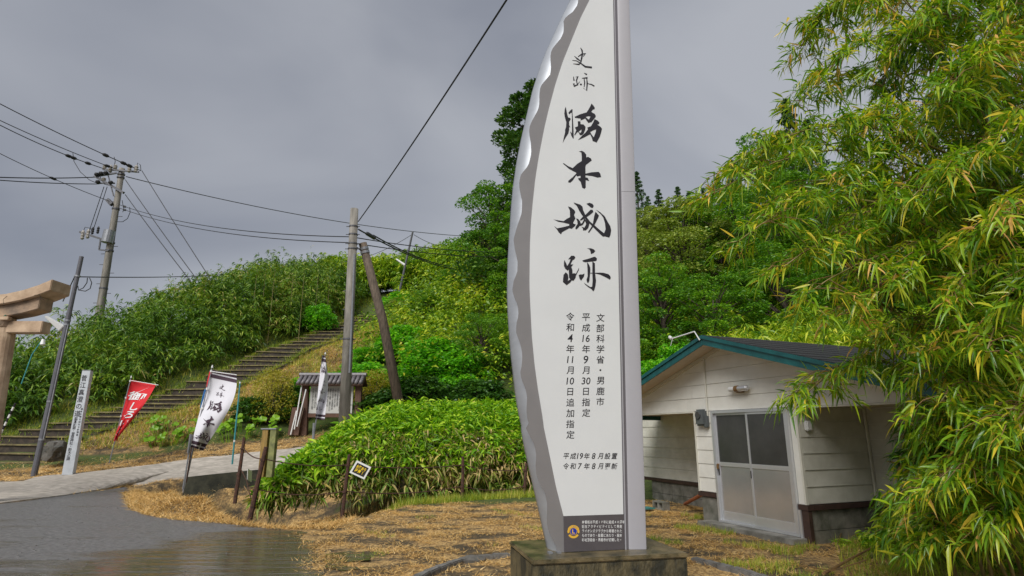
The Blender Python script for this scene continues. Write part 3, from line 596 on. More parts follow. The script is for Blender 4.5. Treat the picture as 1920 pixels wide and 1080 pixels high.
SCL = cv(920, 0, 3.857, [(635,0),(628,35),(590,90),(545,120),(527,150),(530,190),(527,235),(505,280),(450,345),(435,380),(432,420),(437,490),(430,540),(370,610),(357,640),(352,690),(353,740),(345,790),(295,880),(280,920),(278,960),(290,1030)]) + cv(920, 260, 3.6, [(272,30),(275,100),(255,180),(205,240),(192,290),(195,340),(213,420),(210,500),(170,620),(155,680),(162,740),(183,830),(180,900),(155,960),(148,1010)]) + cv(940, 540, 3.857, [(80,10),(90,60),(122,130),(125,200),(108,260),(107,320),(140,410),(153,480),(148,560),(137,610),(145,660),(178,730),(187,790),(183,860),(183,920),(205,1000)]) + cv(920, 800, 3.857, [(255,10),(268,40),(310,110),(330,190),(325,290),(335,370),(395,480),(410,560),(405,700),(420,760),(450,820),(478,878)])
WHL = cv(920, 0, 3.857, [(715,0),(650,130),(585,290),(520,450),(465,620),(420,790),(385,940),(358,1080)]) + cv(920, 260, 3.6, [(320,150),(300,280),(285,420),(272,560),(265,700),(262,900)]) + cv(940, 540, 3.857, [(203,0),(210,150),(220,350),(240,560),(265,740),(300,950)]) + cv(920, 800, 3.857, [(382,0),(420,180),(470,430),(525,645)])
ZT = 8.7
def ext_top(L_, rt):     # continue a left-hand outline above the frame to the tip
    (r0, z0) = L_[0]; (r1, z1) = L_[2]; out = []
    sl = (r0 - r1) / (z0 - z1)
    for k in (4, 3, 2, 1):
        dz = (ZT - z0) * k / 4; out.append((min(rt, r0 + sl * dz + .02 * k * k * .5), z0 + dz))
    return out + L_
outL = ext_top([mloc(*p) for p in OUT], .62); sclL = ext_top([mloc(*p) for p in SCL], .66); whL = ext_top([mloc(*p) for p in WHL], .70)
mon = empty('monument', Vector((mw(.55, 0).x, mw(.55, 0).y, PZ)), 'tall white and silver boat shaped monument with black brush calligraphy on a concrete plinth', 'monument')
RW = mloc(1168, 960)[0]          # right edge of the white panel
RP0, RP1 = mloc(1176, 900)[0], mloc(1206, 900)[0]
def edge(u0, v0, u1, v1):
    (ra, za), (rb, zb_) = mloc(u0, v0), mloc(u1, v1)
    return lambda z: ra + (rb - ra) * (z - za) / (zb_ - za)
eW, e0, e1 = edge(1168, 960, 1149, 0), edge(1176, 900, 1157, 0), edge(1206, 900, 1178, 0)
def interp(L_, z): zs = [q[1] for q in L_][::-1]; rs = [q[0] for q in L_][::-1]; return float(np.interp(z, zs, rs))
zb = PZ + .001
# silver flank: from the scalloped front edge slanting back to the smooth outer edge, closed behind
zs = np.linspace(zb, ZT, 150); V, Fc = [], []; rc_ = RP1 - .06
for z in zs:
    ro, rs = interp(outL, z), interp(sclL, z); dep = .26
    # the outer edge sits deeper, so move it along the sight line to keep its place
    P = mw(ro, z); cpv = Vector((0, 0, EYE)); dv = P - cpv; tt = 1 + dep / dv.dot(MD); Po = cpv + dv * tt; I0 = mw(ro + .155, z, -.006)
    if z < PZ + .05: Po.z = max(Po.z, PZ + .001)
    back = Po + MA * .012 + MD * .03; q_ = mw(e1(z) - .06, z, -dep - .03); cr = Vector((q_.x, q_.y, Po.z))
    pts = [mw(min(ro + .30, e0(z)), z, -.005), I0, I0.lerp(Po, .55) - MA * .02 - MD * .035, I0.lerp(Po, .85) - MA * .012 - MD * .02, Po, cr]
    V += pts
for i in range(len(zs) - 1):
    for j in range(5): a = i * 6 + j; Fc.append([a, a + 1, a + 7, a + 6])
o = link_mesh('silver_flank', raw_mesh('silver_flank', [v - mon.location for v in V], Fc, M['silver']), None, mon, smooth=True)
def face_slab(name, Lh, rr, z0, z1, l0, l1, m, n=160, bev=.0):
    zz = np.linspace(z0, z1, n); loopL = [(interp(Lh, z), z) for z in zz]; b = MB(); F0 = [mw(r, z, l1) for r, z in loopL]; F1 = [mw(rr(z), z, l1) for r, z in loopL]; B0 = [mw(r, z, l0) for r, z in loopL]; B1 = [mw(rr(z), z, l0) for r, z in loopL]
    V = F0 + F1 + B0 + B1; Fc = []
    for i in range(n - 1): Fc += [[i, n + i, n + i + 1, i + 1], [i, i + 1, 2 * n + i + 1, 2 * n + i], [n + i + 1, n + i, 3 * n + i, 3 * n + i + 1]]
    Fc += [[0, 2 * n, 3 * n, n], [n - 1, 2 * n - 1, 4 * n - 1, 3 * n - 1]]
    return b.add(V, Fc).build(name, m, mon)
face_slab('grey_face', sclL, lambda z: e1(z) - .03, zb, ZT, -.0035, .0, M['grey_face'])
zp = mloc(1100, 966)[1]
face_slab('white_panel', whL, eW, zp, ZT - .05, .002, .010, M['white_panel'], 120)
b = MB(); b.add([], []); rl = mloc(1057, 1000)[0]
b.hexa([mw(rl, zb + .004, .002), mw(RW, zb + .004, .002), mw(RW, zb + .004, .012), mw(rl, zb + .004, .012), mw(rl, zp - .002, .002), mw(RW, zp - .002, .002), mw(RW, zp - .002, .012), mw(rl, zp - .002, .012)]); b.build('plaque', M['plaque'], mon)
b = MB(); b.hexa([mw(eW(z) + .004 if k_ in (0, 3) else e0(z), z, .001 if k_ < 2 else .004) for z in (zb, ZT) for k_ in range(4)]); b.build('dark_groove', M['groove'], mon)
b = MB(); w = .012; b.hexa([mw(eW(z) + .012 + (0 if k_ in (0, 3) else w), z, .005 if k_ < 2 else .014) for z in (zb, ZT) for k_ in range(4)]); b.build('bead', M['post_white'], mon)
# pearl column, half round in plan, in three lengths with hair joints
rc = (RP0 + RP1) / 2; hw = (RP1 - RP0) / 2; zj = [zb, mloc(1190, 362)[1], ZT + .1]
for j in range(2):
    V, Fc = [], []; n = 20; z0, z1 = zj[j] + (.002 if j else 0), zj[j + 1] - .002
    for z in (z0, z1):
        rc = (e0(z) + e1(z)) / 2; hw = (e1(z) - e0(z)) / 2
        for k in range(n + 1):
            a = math.pi * k / n; V.append(mw(rc - hw * math.cos(a), z, .001 + (.010 * math.sin(a) + .032 * (1 - math.cos(a)) / 2) * min(1, 5 * math.sin(a) + .1)))
        V += [mw(e1(z), z, -.27), mw(e0(z), z, -.27)]
    m_ = n + 3
    for k in range(m_): Fc.append([k, (k + 1) % m_, (k + 1) % m_ + m_, k + m_])
    Fc += [list(range(m_))[::-1], [m_ + k for k in range(m_)]]
    b = MB(); b.add(V, Fc); o = b.build('column', M['post_white'], mon); 
# calligraphy
fr = lambda x, y, l=0.: mp_(x, y, .0115 + l)
for k_ in ('shi_small', 'seki_small', 'waki', 'hon', 'shiro', 'seki'): brush([(k_, fr)], None, 'brush_character', M['ink'], mon)
fr2 = lambda x, y: mp_(x, -y, .0115)
it = []
def mcol(chars, x, y0, y1, size):
    n = len(chars); out = []
    for i, ch in enumerate(chars): out.append((ch, x, -(y0 + (y1 - y0) * i / (n - 1)), size * (1.3 if ch.isdigit() and len(ch) == 1 else 1.15 if ch.isdigit() else 1), .12 if ch[0].isdigit() else .06, .008, .95 if len(ch) > 1 else 1.))
    return out
it = mcol(['文', '部', '科', '学', '省', '・', '男', '鹿', '市'], 1125, 596, 753, 16); lettering(it, fr2, 'inscription', M['ink'], mon)
it = mcol(['平', '成', '16', '年', '9', '月', '30', '日', '指', '定'], 1098, 595, 774, 16); lettering(it, fr2, 'inscription', M['ink'], mon)
it = mcol(['令', '和', '4', '年', '11', '月', '10', '日', '追', '加', '指', '定'], 1068.5, 594, 815, 16); lettering(it, fr2, 'inscription', M['ink'], mon)
for txt, yy in (('平成19年8月設置', 855), ('令和7年8月更新', 874)):
    xs = np.linspace(1061, 1151, 8 if '19' in txt else 8); tk = (['平', '成', '19', '年', '8', '月', '設', '置'] if '19' in txt else ['令', '和', '7', '年', '8', '月', '更', '新'])
    lettering([(ch, x_, -yy, 12.5 if not ch.isdigit() else 15.5, .2, .010, .9) for ch, x_ in zip(tk, xs)], fr2, 'inscription', M['ink'], mon)
fr3 = lambda x, y: mp_(x, -y, .0135)
it = []
for i, ln in enumerate(['本看板は平成17年に結成40周年', '記念アクティビティとして男鹿', 'ライオンズクラブから寄贈された', 'ものであり、設置にあたり、脇本', '城址懇話会、男鹿市が協賛した。']):
    n = len(ln)
    for k, ch in enumerate(ln): it.append((ch, 1092.5 + 71.5 * k / (14.2 if i != 1 else 13.2), -(978.5 + 8.3 * i), 6.6 if not ch.isdigit() else 6, 0, .012, .72 if not ch.isdigit() else .9))
lettering(it, fr3, 'plaque_lettering', M['print_white'], mon)
# emblem
def disc(r, x, y, l, sx=1., sy=1., n=28): return [mp_(x + r * sx * math.cos(2 * math.pi * k / n), y + r * sy * math.sin(2 * math.pi * k / n), l) for k in range(n)]
emb = MB()
def flatpoly(loops, l): 
    tri = tessellate_polygon(loops); fl = [p for q in loops for p in q]; emb.add(fl, [list(t) for t in tri])
ex, ey = 1074.5, 996
flatpoly([[mp_(ex + r * math.cos(a), ey + r * math.sin(a) * 1.03, .0130) for r, a in [(11.5, math.pi * (1.12 + .76 * k / 16)) for k in range(17)] + [(7.2, math.pi * (1.88 - .76 * k / 16)) for k in range(17)]]], 0)      # upper arch
flatpoly([[mp_(ex + r * math.cos(a), ey + 1.5 + r * math.sin(a) * 1.03, .0131) for r, a in [(11, math.pi * (.16 + .68 * k / 16)) for k in range(17)] + [(7.3, math.pi * (.84 - .68 * k / 16)) for k in range(17)]]], 0)    # lower ribbon
for sg in (-1, 1):    # profile heads at the two sides
    flatpoly([[mp_(ex + sg * a, ey + bb_, .0132) for a, bb_ in [(7.5, -6.5), (9.2, -5.5), (10.3, -3.2), (11.6, -.6), (11.0, .6), (11.4, 1.6), (10.4, 3.2), (8.6, 3.4), (7.6, 1.2), (7.3, -2)]]], 0)
emb.build('emblem_lions_ring', M['gold'], mon); 
for o in mon.children:
    if o.name.startswith('emblem_lions_ring'): o.name = 'emblem_ring'; ring = o
emb = MB(); flatpoly([disc(7.0, ex, ey, .0134)], 0); emb.build('emblem_rim', M['gold'], mon)
emb = MB(); flatpoly([disc(6.3, ex, ey, .0136)], 0); emb.build('emblem_disc', M['blue'], mon)
lettering([('L', ex, -(ey), 10.5, 0, .03)], lambda x, y: mp_(x, -y, .0140), 'emblem_letter', M['gold'], mon)
lettering([(ch, ex + 9.3 * math.cos(math.pi * (1.25 + .5 * k / 4)), -(ey + 9.6 * math.sin(math.pi * (1.25 + .5 * k / 4))), 3.2) for k, ch in enumerate('LIONS')], lambda x, y: mp_(x, -y, .0140), 'emblem_lettering', M['blue'], mon)
b = MB()
for k in range(2): b.box(mw(mloc(1030 + k * 16, 1026)[0], PZ + .008, .02), MA * .02, MD * .03, Vector((0, 0, .008)))
b.build('base_bracket', M['steel'], mon)

# kerb stones of the bed round the plinth
KP = [G(u, v) for u, v in [(740, 1110), (775, 1092), (812, 1074), (862, 1056), (930, 1046), (990, 1043)]]
KR = [G(u, v) for u, v in [(1300, 1053), (1340, 1063), (1385, 1074), (1450, 1095)]]
kg = 0
kb = empty('stone_kerb', KP[1], 'weathered grey stone kerb curving through the dry grass left of the plinth', 'kerb')
for P, par in ((KP, kb), (KR, None)):
    if par is None: par = empty('stone_kerb', KR[1], 'weathered grey stone kerb curving through the grass right of the plinth', 'kerb')
    Rr = resample(P, (len(P) - 1) * 2 + 1)
    for i in range(len(Rr) - 1):
        a, d = Rr[i].lerp(Rr[i + 1], .02), Rr[i].lerp(Rr[i + 1], .97); t = (d - a).normalized(); nn = Vector((-t.y, t.x, 0)); j = random.uniform(-.012, .012)
        b = MB(); b.hexa([a - nn * .06 + z3 * -.1, d - nn * .06 + z3 * -.1, d + nn * .06 + z3 * -.1, a + nn * .06 + z3 * -.1, a - nn * .055 + z3 * (.06 + j), d - nn * .06 + z3 * (.055 - j), d + nn * .055 + z3 * .05, a + nn * .06 + z3 * .058]); b.build('kerb_stone', M['kerb'], par, bevel=.012)

# ------------------------------------------------------------------ the small house
HO = G(1350, 975, .1) * Vector((1, 1, 0)); HR = G(1497, 1003, .1)
HU = Vector((HR.x - HO.x, HR.y - HO.y, 0)).normalized(); HW = Vector((-HU.y, HU.x, 0))
def H(a, w, z): q = HO + HU * a + HW * w; return Vector((q.x, q.y, z))
house = empty('house', H(.5, 3, 0), 'small single storey cream sided house with green fascia and dark roof beside the bamboo', 'house')
AC, HWD, ZPK, SL = .51, 4.05, 3.30, .30          # ridge position, half width of the roof, ridge height, slope
def zroof(a): return ZPK - .13 - SL * abs(a - AC)      # underside
ET = .012
def slab(b, a0, a1, z0, z1, w0, w1, ta0=None, ta1=None):
    """block between two w planes, bottom a0..a1 at z0 and top ta0..ta1 at z1"""
    ta0 = a0 if ta0 is None else ta0; ta1 = a1 if ta1 is None else ta1
    return b.hexa([H(a0, w0, z0), H(a1, w0, z0), H(a1, w1, z0), H(a0, w1, z0), H(ta0, w0, z1), H(ta1, w0, z1), H(ta1, w1, z1), H(ta0, w1, z1)])
wall = MB()
slab(wall, -.44, 0.02, .55, 1.99, .0, .12); slab(wall, 1.76, 1.90, .55, 1.99, .0, .12)       # entry front beside the door
slab(wall, 1.78, 1.90, .55, 1.99, .125, 1.50); slab(wall, -.44, -.32, .55, 1.99, .125, 1.50)   # entry sides
slab(wall, -4.4, -.45, .5, 1.99, 1.505, 1.62); slab(wall, 1.905, 4.4, .5, 1.99, 1.505, 1.62)        # set back walls
zt = ZPK - .15
wall.prism([H(-3.4, .0, 1.995), H(4.4, .0, 1.995), H(4.4, .0, zroof(4.4) - .01), H(AC, .0, zt), H(-3.4, .0, zroof(-3.4) - .01)], HW * .12)
slab(wall, -3.4, -3.28, .5, zroof(-3.4) - .02, 1.63, 7.0); slab(wall, -4.4, -4.28, .5, 1.90, 1.63, 7.0); slab(wall, 4.28, 4.4, .5, zroof(4.4) - .02, 1.63, 7.0)
wall.prism([H(-3.26, 6.9, .5), H(4.26, 6.9, .5), H(4.26, 6.9, zroof(4.26) - .02), H(AC, 6.9, zt), H(-3.26, 6.9, zroof(-3.26) - .02)], HW * .1)
wall.build('wall', M['siding'], house)
for sg in (-1, 1):
    b = MB(); aE = AC + sg * 3.86; z_ = lambda a_: ZPK - .122 - SL * abs(a_ - AC)
    b.hexa([H(AC, -.045, z_(AC) - .07), H(aE, -.045, z_(aE) - .07), H(aE, .0, z_(aE) - .07), H(AC, .0, z_(AC) - .07), H(AC, -.045, z_(AC)), H(aE, -.045, z_(aE)), H(aE, .0, z_(aE)), H(AC, .0, z_(AC))]); b.build('rake_trim', M['trim'], house)
# porch ceilings
b = MB(); slab(b, -3.4, -.46, 1.992, 2.01, .13, 1.50); b.build('porch_ceiling', M['soffit'], house); b = MB(); slab(b, 1.92, 4.4, 1.992, 2.01, .13, 1.50); b.build('porch_ceiling', M['soffit'], house)
BH = .243; g_ = .005
def boards(a0, a1, z0, z1, face, m, clip=False):
    """lap siding: one prism per board; face(a, z, out) -> point, out = distance proud of the wall"""
    z = z0
    while z < z1 - .03:
        zz = min(z + BH, z1) - g_
        def lim(q):
            if not clip: return a0, a1
            r = max(.0, (ZPK - .15 - q) / SL - .02); return max(a0, AC - r), min(a1, AC + r)
        l0, r0 = lim(z); l1, r1 = lim(zz)
        if r0 - l0 > .15:
            if r1 - l1 < .04: l1, r1 = AC - .02, AC + .02
            cuts = [l0] + ([0.0 + .55 * random.uniform(-1, 1) + (-1.0)] if r0 - l0 > 3.5 else []) + [r0]
            for i in range(len(cuts) - 1):
                A0 = cuts[i] + (.002 if i else 0); A1 = cuts[i + 1] - (.002 if i < len(cuts) - 2 else 0); B0 = A0 if i else l1; B1 = A1 if i < len(cuts) - 2 else r1
                o0_, o1_ = .020 + random.uniform(-.002, .002), .009
                mb = MB(); mb.hexa([face(A0, z, .001), face(A1, z, .001), face(A1, z, o0_), face(A0, z, o0_), face(B0, zz, .001), face(B1, zz, .001), face(B1, zz, o1_), face(B0, zz, o1_)])
                mb.build('siding_board', m, house)
        z += BH
boards(-.44, 0.01, .56, 1.985, lambda a, z, o: H(a, -o, z), M['siding'])
boards(1.77, 1.87, .56, 1.985, lambda a, z, o: H(a, -o, z), M['siding'])
boards(-3.4, 4.4, 1.992, 3.12, lambda a, z, o: H(a, -o, z), M['siding'], clip=True)
boards(-4.38, -.46, .52, 1.98, lambda a, z, o: H(a, 1.505 - o, z), M['siding_darker'])
boards(1.93, 4.38, .52, 1.98, lambda a, z, o: H(a, 1.505 - o, z), M['siding_darker'])
boards(.03, 1.48, .56, 1.985, lambda a, z, o: H(1.90 + o, a, z), M['siding_darker'])
for a0, w0, in ((-.475, -.028), (1.885, -.028)):
    b = MB(); slab(b, a0, a0 + .035, .55, 1.985, w0, w0 + .05); b.build('corner_trim', M['trim'], house)
b = MB(); slab(b, 1.925, 1.955, .56, 1.985, 1.44, 1.475); b.build('corner_trim', M['trim'], house)
b = MB(); slab(b, -3.4, -.47, 1.962, 1.9885, -.03, .02); b.build('lintel_trim', M['trim'], house); b = MB(); slab(b, 1.93, 4.4, 1.962, 1.9885, -.03, .02); b.build('lintel_trim', M['trim'], house)
# brown sill band and block footing
for a0, a1, w0, w1, zb_ in ((-.49, -.0, -.03, .10, .47), (1.76, 1.94, -.03, .10, .47), (1.80, 1.94, .105, 1.50, .47), (-.49, -.36, .105, 1.5, .47), (-4.4, -.47, 1.47, 1.6, .44), (1.945, 4.4, 1.46, 1.6, .44)):
    b = MB(); slab(b, a0, a1, zb_, .545 if zb_ > .45 else .51, w0, w1); b.build('sill_band', M['sill'], house)
def blocks(pA, pB, z0, z1, thick, nrow=2):
    d = pB - pA; Ln = d.length; t = d.normalized(); nn = Vector((-t.y, t.x, 0)); k = max(1, round(Ln / .40)); 
    for r in range(nrow):
        za, zb2 = z0 + (z1 - z0) * r / nrow, z0 + (z1 - z0) * (r + 1) / nrow - .008
        for i in range(k):
            A = pA + t * (Ln * i / k + .004); B = pA + t * (Ln * (i + 1) / k - .004); j = nn * random.uniform(0, .004)
            A = Vector((A.x, A.y, 0)); B = Vector((B.x, B.y, 0)); w = nn * thick
            mb = MB(); mb.hexa([A + j + z3 * za, B + j + z3 * za, B + w + z3 * za, A + w + z3 * za, A + j + z3 * zb2, B + j + z3 * zb2, B + w + z3 * zb2, A + w + z3 * zb2]); mb.build('footing_block', M['block'], house)
blocks(H(-.43, .0, 0), H(-.04, .0, 0), -.1, .465, .10, 1); blocks(H(-4.1, 1.52, 0), H(-.5, 1.52, 0), -.1, .435, .1); blocks(H(1.95, 1.50, 0), H(4.38, 1.50, 0), -.1, .435, .1)
blocks(H(1.90, .06, 0), H(1.90, 1.46, 0), -.1, .465, .1)
b = MB(); slab(b, 1.79, 1.93, -.1, .465, -.02, .05); b.build('brown_corner_post', M['sill'], house)
b = MB(); slab(b, -.25, 1.85, -.2, .075, -.30, .02); b.build('door_step', M['concrete'], house, bevel=.01)
# sliding door: frame and two leaves
D0, D1, DZ0, DZ1 = .02, 1.755, .08, 1.985
fr_ = empty('x', (0, 0, 0), 'x', 'x'); bpy.data.objects.remove(fr_)
b = MB(); slab(b, D0, D0 + .05, DZ0, DZ1, -.05, .06); slab(b, D1 - .05, D1, DZ0, DZ1, -.05, .06); slab(b, D0 + .051, D1 - .051, DZ1 - .05, DZ1, -.048, .06); slab(b, D0 + .051, D1 - .051, DZ0, DZ0 + .035, -.048, .06)
dfr = b.build('door_frame', M['alu'], house, bevel=.003)
b = MB(); slab(b, D1 + .006, D1 + .05, .0, .47, -.045, -.02); b.build('downpipe_strip', M['alu'], house)
mid = .885
for k, (a0, a1, wq) in enumerate(((D0 + .052, mid + .02, -.004), (mid - .03, D1 - .052, -.034))):
    b = MB(); z0, z1 = DZ0 + .037, DZ1 - .052; tr_ = (1.02, 1.09)
    for p in ((a0, a0 + .04, z0, z1), (a1 - .04, a1, z0, z1)): slab(b, p[0], p[1], p[2], p[3], wq, wq + .026)
    for p in ((z0, z0 + .15), tr_, (z1 - .035, z1)): slab(b, a0 + .041, a1 - .041, p[0], p[1], wq + .001, wq + .025)
    leaf = b.build('sliding_door', M['alu'], house, bevel=.003)
    b = MB(); slab(b, a0 + .036, a1 - .036, tr_[1] - .004, z1 - .03, wq + .011, wq + .017); b.build('glass_pane', M['glass'], leaf)
    b = MB(); slab(b, a0 + .036, a1 - .036, z0 + .145, tr_[0] + .004, wq + .010, wq + .018); b.build('frosted_panel', M['frost'], leaf)
    b = MB(); slab(b, a0 + .012 if k else a0 + .008, a0 + .028 if k else a0 + .026, .86, .98, wq - .006, wq - .001); b.build('finger_pull', M['ink'], leaf)
    if not k:
        b = MB(); b.tube([H(a0 + .015, wq - .001, 1.045), H(a0 + .015, wq - .035, 1.045)], .016, 10); b.box(H(a0 + .02, wq - .03, 1.0), HU * .02, HW * .01, z3 * .03); b.build('padlock', M['brass'], leaf)
# electric meter, conduit, bulkhead lamp, socket cover
b = MB(); b.box(H(-.20, -.075, 1.87), HU * .13, HW * .05, z3 * .15); mt_ = b.build('meter_box', M['grey_plastic'], house, bevel=.03)
b = MB(); b.tube([H(-.22, -.12, 1.91), H(-.22, -.15, 1.91)], [.07, .065], 16); b.build('meter_dial', M['glass'], mt_)
b = MB(); b.box(H(-.09, -.06, 1.80), HU * .05, HW * .035, z3 * .11); b.build('breaker_cover', M['grey_plastic'], house, bevel=.012)
b = MB(); b.tube([H(-.055, -.045, 1.70), H(-.055, -.045, 2.96)], .014, 8); b.build('conduit', M['trim'], house)
b = MB(); b.tube([H(.62, -.10, 2.335), H(.76, -.10, 2.335)], .042, 14); b.build('lamp_tube', M['white_plastic'], house, smooth=False)
b = MB(); b.tube([H(.76, -.10, 2.335), H(.84, -.10, 2.335)], .055, 14); b.box(H(.82, -.05, 2.32), HU * .06, HW * .035, z3 * .05); b.build('lamp_collar', M['brass'], house)
b = MB(); b.tube([H(.84, -.10, 2.335), H(1.02, -.10, 2.335), H(1.05, -.10, 2.335)], [.05, .05, .03], 14); b.build('lamp_globe', M['alu'], house)
b = MB(); b.box(H(1.945, .16, 1.70), HU * .035, HW * .055, z3 * .075); b.build('outdoor_socket', M['white_plastic'], house, bevel=.015)
# roof: two slabs, soffits, fascias in two steps, courses of roofing
WF, WB = -.52, 7.3
for sg in (-1, 1):
    aE = AC + sg * HWD
    def R(a, w, dz): return H(a, w, ZPK - SL * abs(a - AC) + dz)
    b = MB(); b.hexa([R(AC, WF + .03, -.10), R(aE, WF + .03, -.10), R(aE, WB, -.10), R(AC, WB, -.10), R(AC, WF + .03, -.02), R(aE, WF + .03, -.02), R(aE, WB, -.02), R(AC, WB, -.02)]); rf = b.build('roof', M['roof'], house)
    nC = 14
    for i in range(nC):
        q0, q1 = AC + sg * HWD * i / nC, AC + sg * (HWD * (i + 1) / nC + .02)
        b = MB(); b.hexa([R(q0, WF - .01, -.018), R(q1, WF - .01, -.018), R(q1, WB, -.018), R(q0, WB, -.018), R(q0, WF - .01, -.008), R(q1, WF - .01, .000), R(q1, WB, .000), R(q0, WB, -.008)]); b.build('roofing_course', M['roof'], rf)
    b = MB(); b.hexa([R(AC, WF + .032, -.118), R(aE, WF + .032, -.118), R(aE, -.025, -.118), R(AC, -.025, -.118), R(AC, WF + .032, -.102), R(aE, WF + .032, -.102), R(aE, -.025, -.102), R(AC, -.025, -.102)]); b.build('soffit', M['soffit'], house)
    cuts = [0, .52, 1.0]
    for i in range(2):
        q0, q1 = AC + sg * HWD * cuts[i] + sg * .003, AC + sg * HWD * cuts[i + 1] - sg * .0
        b = MB(); b.hexa([R(q0, WF, -.185), R(q1, WF, -.185), R(q1, WF + .028, -.185), R(q0, WF + .028, -.185), R(q0, WF, -.05), R(q1, WF, -.05), R(q1, WF + .028, -.05), R(q0, WF + .028, -.05)]); b.build('fascia_board', M['teal'], house)
        b = MB(); b.hexa([R(q0, WF - .025, -.075), R(q1, WF - .025, -.075), R(q1, WF - .001, -.075), R(q0, WF - .001, -.075), R(q0, WF - .025, -.012), R(q1, WF - .025, -.012), R(q1, WF - .001, -.012), R(q0, WF - .001, -.012)]); b.build('edge_flashing', M['teal'], house)
    b = MB(); b.hexa([R(aE, WF, -.185), R(aE + sg * .025, WF, -.185), R(aE + sg * .025, WB, -.185), R(aE, WB, -.185), R(aE, WF, -.02), R(aE + sg * .025, WF, -.02), R(aE + sg * .025, WB, -.02), R(aE, WB, -.02)]); b.build('eave_board', M['teal'], house)
# white service bracket by the peak
b = MB(); q = PY(1316, 649, (H(AC, WF, 0)).y); q = H(AC - .03, WF - .03, 3.20)
b.tube([q, q + HU * -.10 + z3 * .17 - HW * .02, q + HU * -.62 + z3 * .11 - HW * .12], .013, 8); b.tube([q + HU * -.62 + z3 * .11 - HW * .12, q + HU * -.68 + z3 * .15 - HW * .13], .032, 8)
b.tube([q + HU * -.60 + z3 * .11 - HW * .12, q + HU * -.66 - z3 * .02 - HW * .13], .007, 6); b.build('service_bracket', M['white_plastic'], house)
# red-brown pipe and block scraps by the left corner
b = MB(); A = H(-.49, .1, .50); B = G(1284, 945, .02); b.tube([B, A + (A - B) * .0], [.035, .035], 10); pz = b.build('pipe', M['orange_pipe'], loc=B); tag(pz, 'rusty orange pipe leaning from the ground against the house corner', 'pipe')
q = G(1240, 956, .0); b = MB()
hb = empty('hollow_block', q, 'hollow grey concrete block lying near the house footing left of the door', 'block')
for dx, sx_ in ((-.17, .03), (0, .025), (.17, .03)): b.box(q + HU * dx + z3 * .09, HU * sx_, HW * .08, z3 * .055)
b.box(q + z3 * .02, HU * .2, HW * .08, z3 * .0149); b.box(q + z3 * .16, HU * .2, HW * .08, z3 * .0149); b.build('shell', M['block'], hb, bevel=.004)
q = G(1214, 958, .0); b = MB(); b.box(q + z3 * .06, HU * .14, HW * .1, z3 * .012); tp = b.build('scrap_board', M['crate_teal'], loc=q); tag(tp, 'small teal scrap board on the ground beside the hollow block', 'board')

# ------------------------------------------------------------------ torii gate at the left edge
YT = 14.
def tp_(u, v): return PY(u, v, YT)
e0 = tp_(92, 545); zt0, zt1 = tp_(60, 571).z, tp_(60, 541).z
pc = tp_(-4, 600); tor = empty('torii', Vector((pc.x, YT + .1, T(pc.x, YT))), 'ochre rendered torii gate with cracked beam ends at the left edge of the photo', 'torii')
yc = YT + .27
def beam(name, xs_z, y0, y1, m, taper=None):     # xs_z: list of (x, zbottom, ztop)
    b = MB(); V = []
    for x_, a, d in xs_z: V += [(x_, y0, a), (x_, y1, a), (x_, y1 - .0, d), (x_, y0, d)]
    Fc = []
    for i in range(len(xs_z) - 1):
        for k in range(4): Fc.append([i * 4 + k, i * 4 + (k + 1) % 4, i * 4 + 4 + (k + 1) % 4, i * 4 + 4 + k])
    n = len(xs_z) - 1; Fc += [[3, 2, 1, 0], [n * 4 + k for k in range(4)]]
    return b.add(V, Fc).build(name, m, tor, bevel=.015)
X1 = tp_(92, 545).x; XM = pc.x - 1.9
def up_(x_): q = max(0, (abs(x_ - XM) - .9)) / 2.4; return .52 * q ** 2.6
xsr = [X1 + .07, X1 - .25, X1 - .6, X1 - 1.0, X1 - 1.6, X1 - 2.3, XM, XM - .9]; xsl = [2 * XM - q for q in xsr[:6]][::-1]
zk0 = tp_(40, 571).z; zk1 = tp_(40, 545).z
allx = sorted(set(xsr[:7] + xsl))
beam('top_beam', [(q, zk0 - .06 + up_(q), zk0 + .18 + up_(q) * 1.12) for q in allx], yc - .33, yc + .33, M['torii'])
zs0 = tp_(60, 597).z
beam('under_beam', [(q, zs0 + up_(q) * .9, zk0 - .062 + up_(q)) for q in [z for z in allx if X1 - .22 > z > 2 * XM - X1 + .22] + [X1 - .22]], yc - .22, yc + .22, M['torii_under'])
zn0, zn1 = tp_(40, 622).z, tp_(40, 600).z; xn = tp_(71, 610).x
beam('tie_beam', [(2 * XM - xn, zn0, zn1), (XM, zn0, zn1), (xn, zn0, zn1)], yc - .15, yc + .15, M['torii'])
for sg in (1, -1):
    xb = XM + sg * (pc.x - XM); b = MB(); zg = T(xb, yc)
    b.tube([(xb + sg * .18, yc, zg - .3), (xb + sg * .0, yc, zn0 - .1), (xb - sg * .05, yc, zs0 + .02)], [.27, .225, .215], 20); b.build('pillar', M['torii'], tor, smooth=False)
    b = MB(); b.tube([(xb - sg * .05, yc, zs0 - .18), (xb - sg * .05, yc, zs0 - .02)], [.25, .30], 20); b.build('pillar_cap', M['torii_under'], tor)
    b = MB(); b.abox(xb - .30 - .05 * sg, xb + .30 - .05 * sg, yc - .28, yc - .155, zn1 + .001, zn1 + .09); b.build('wedge', M['torii'], tor, bevel=.01)
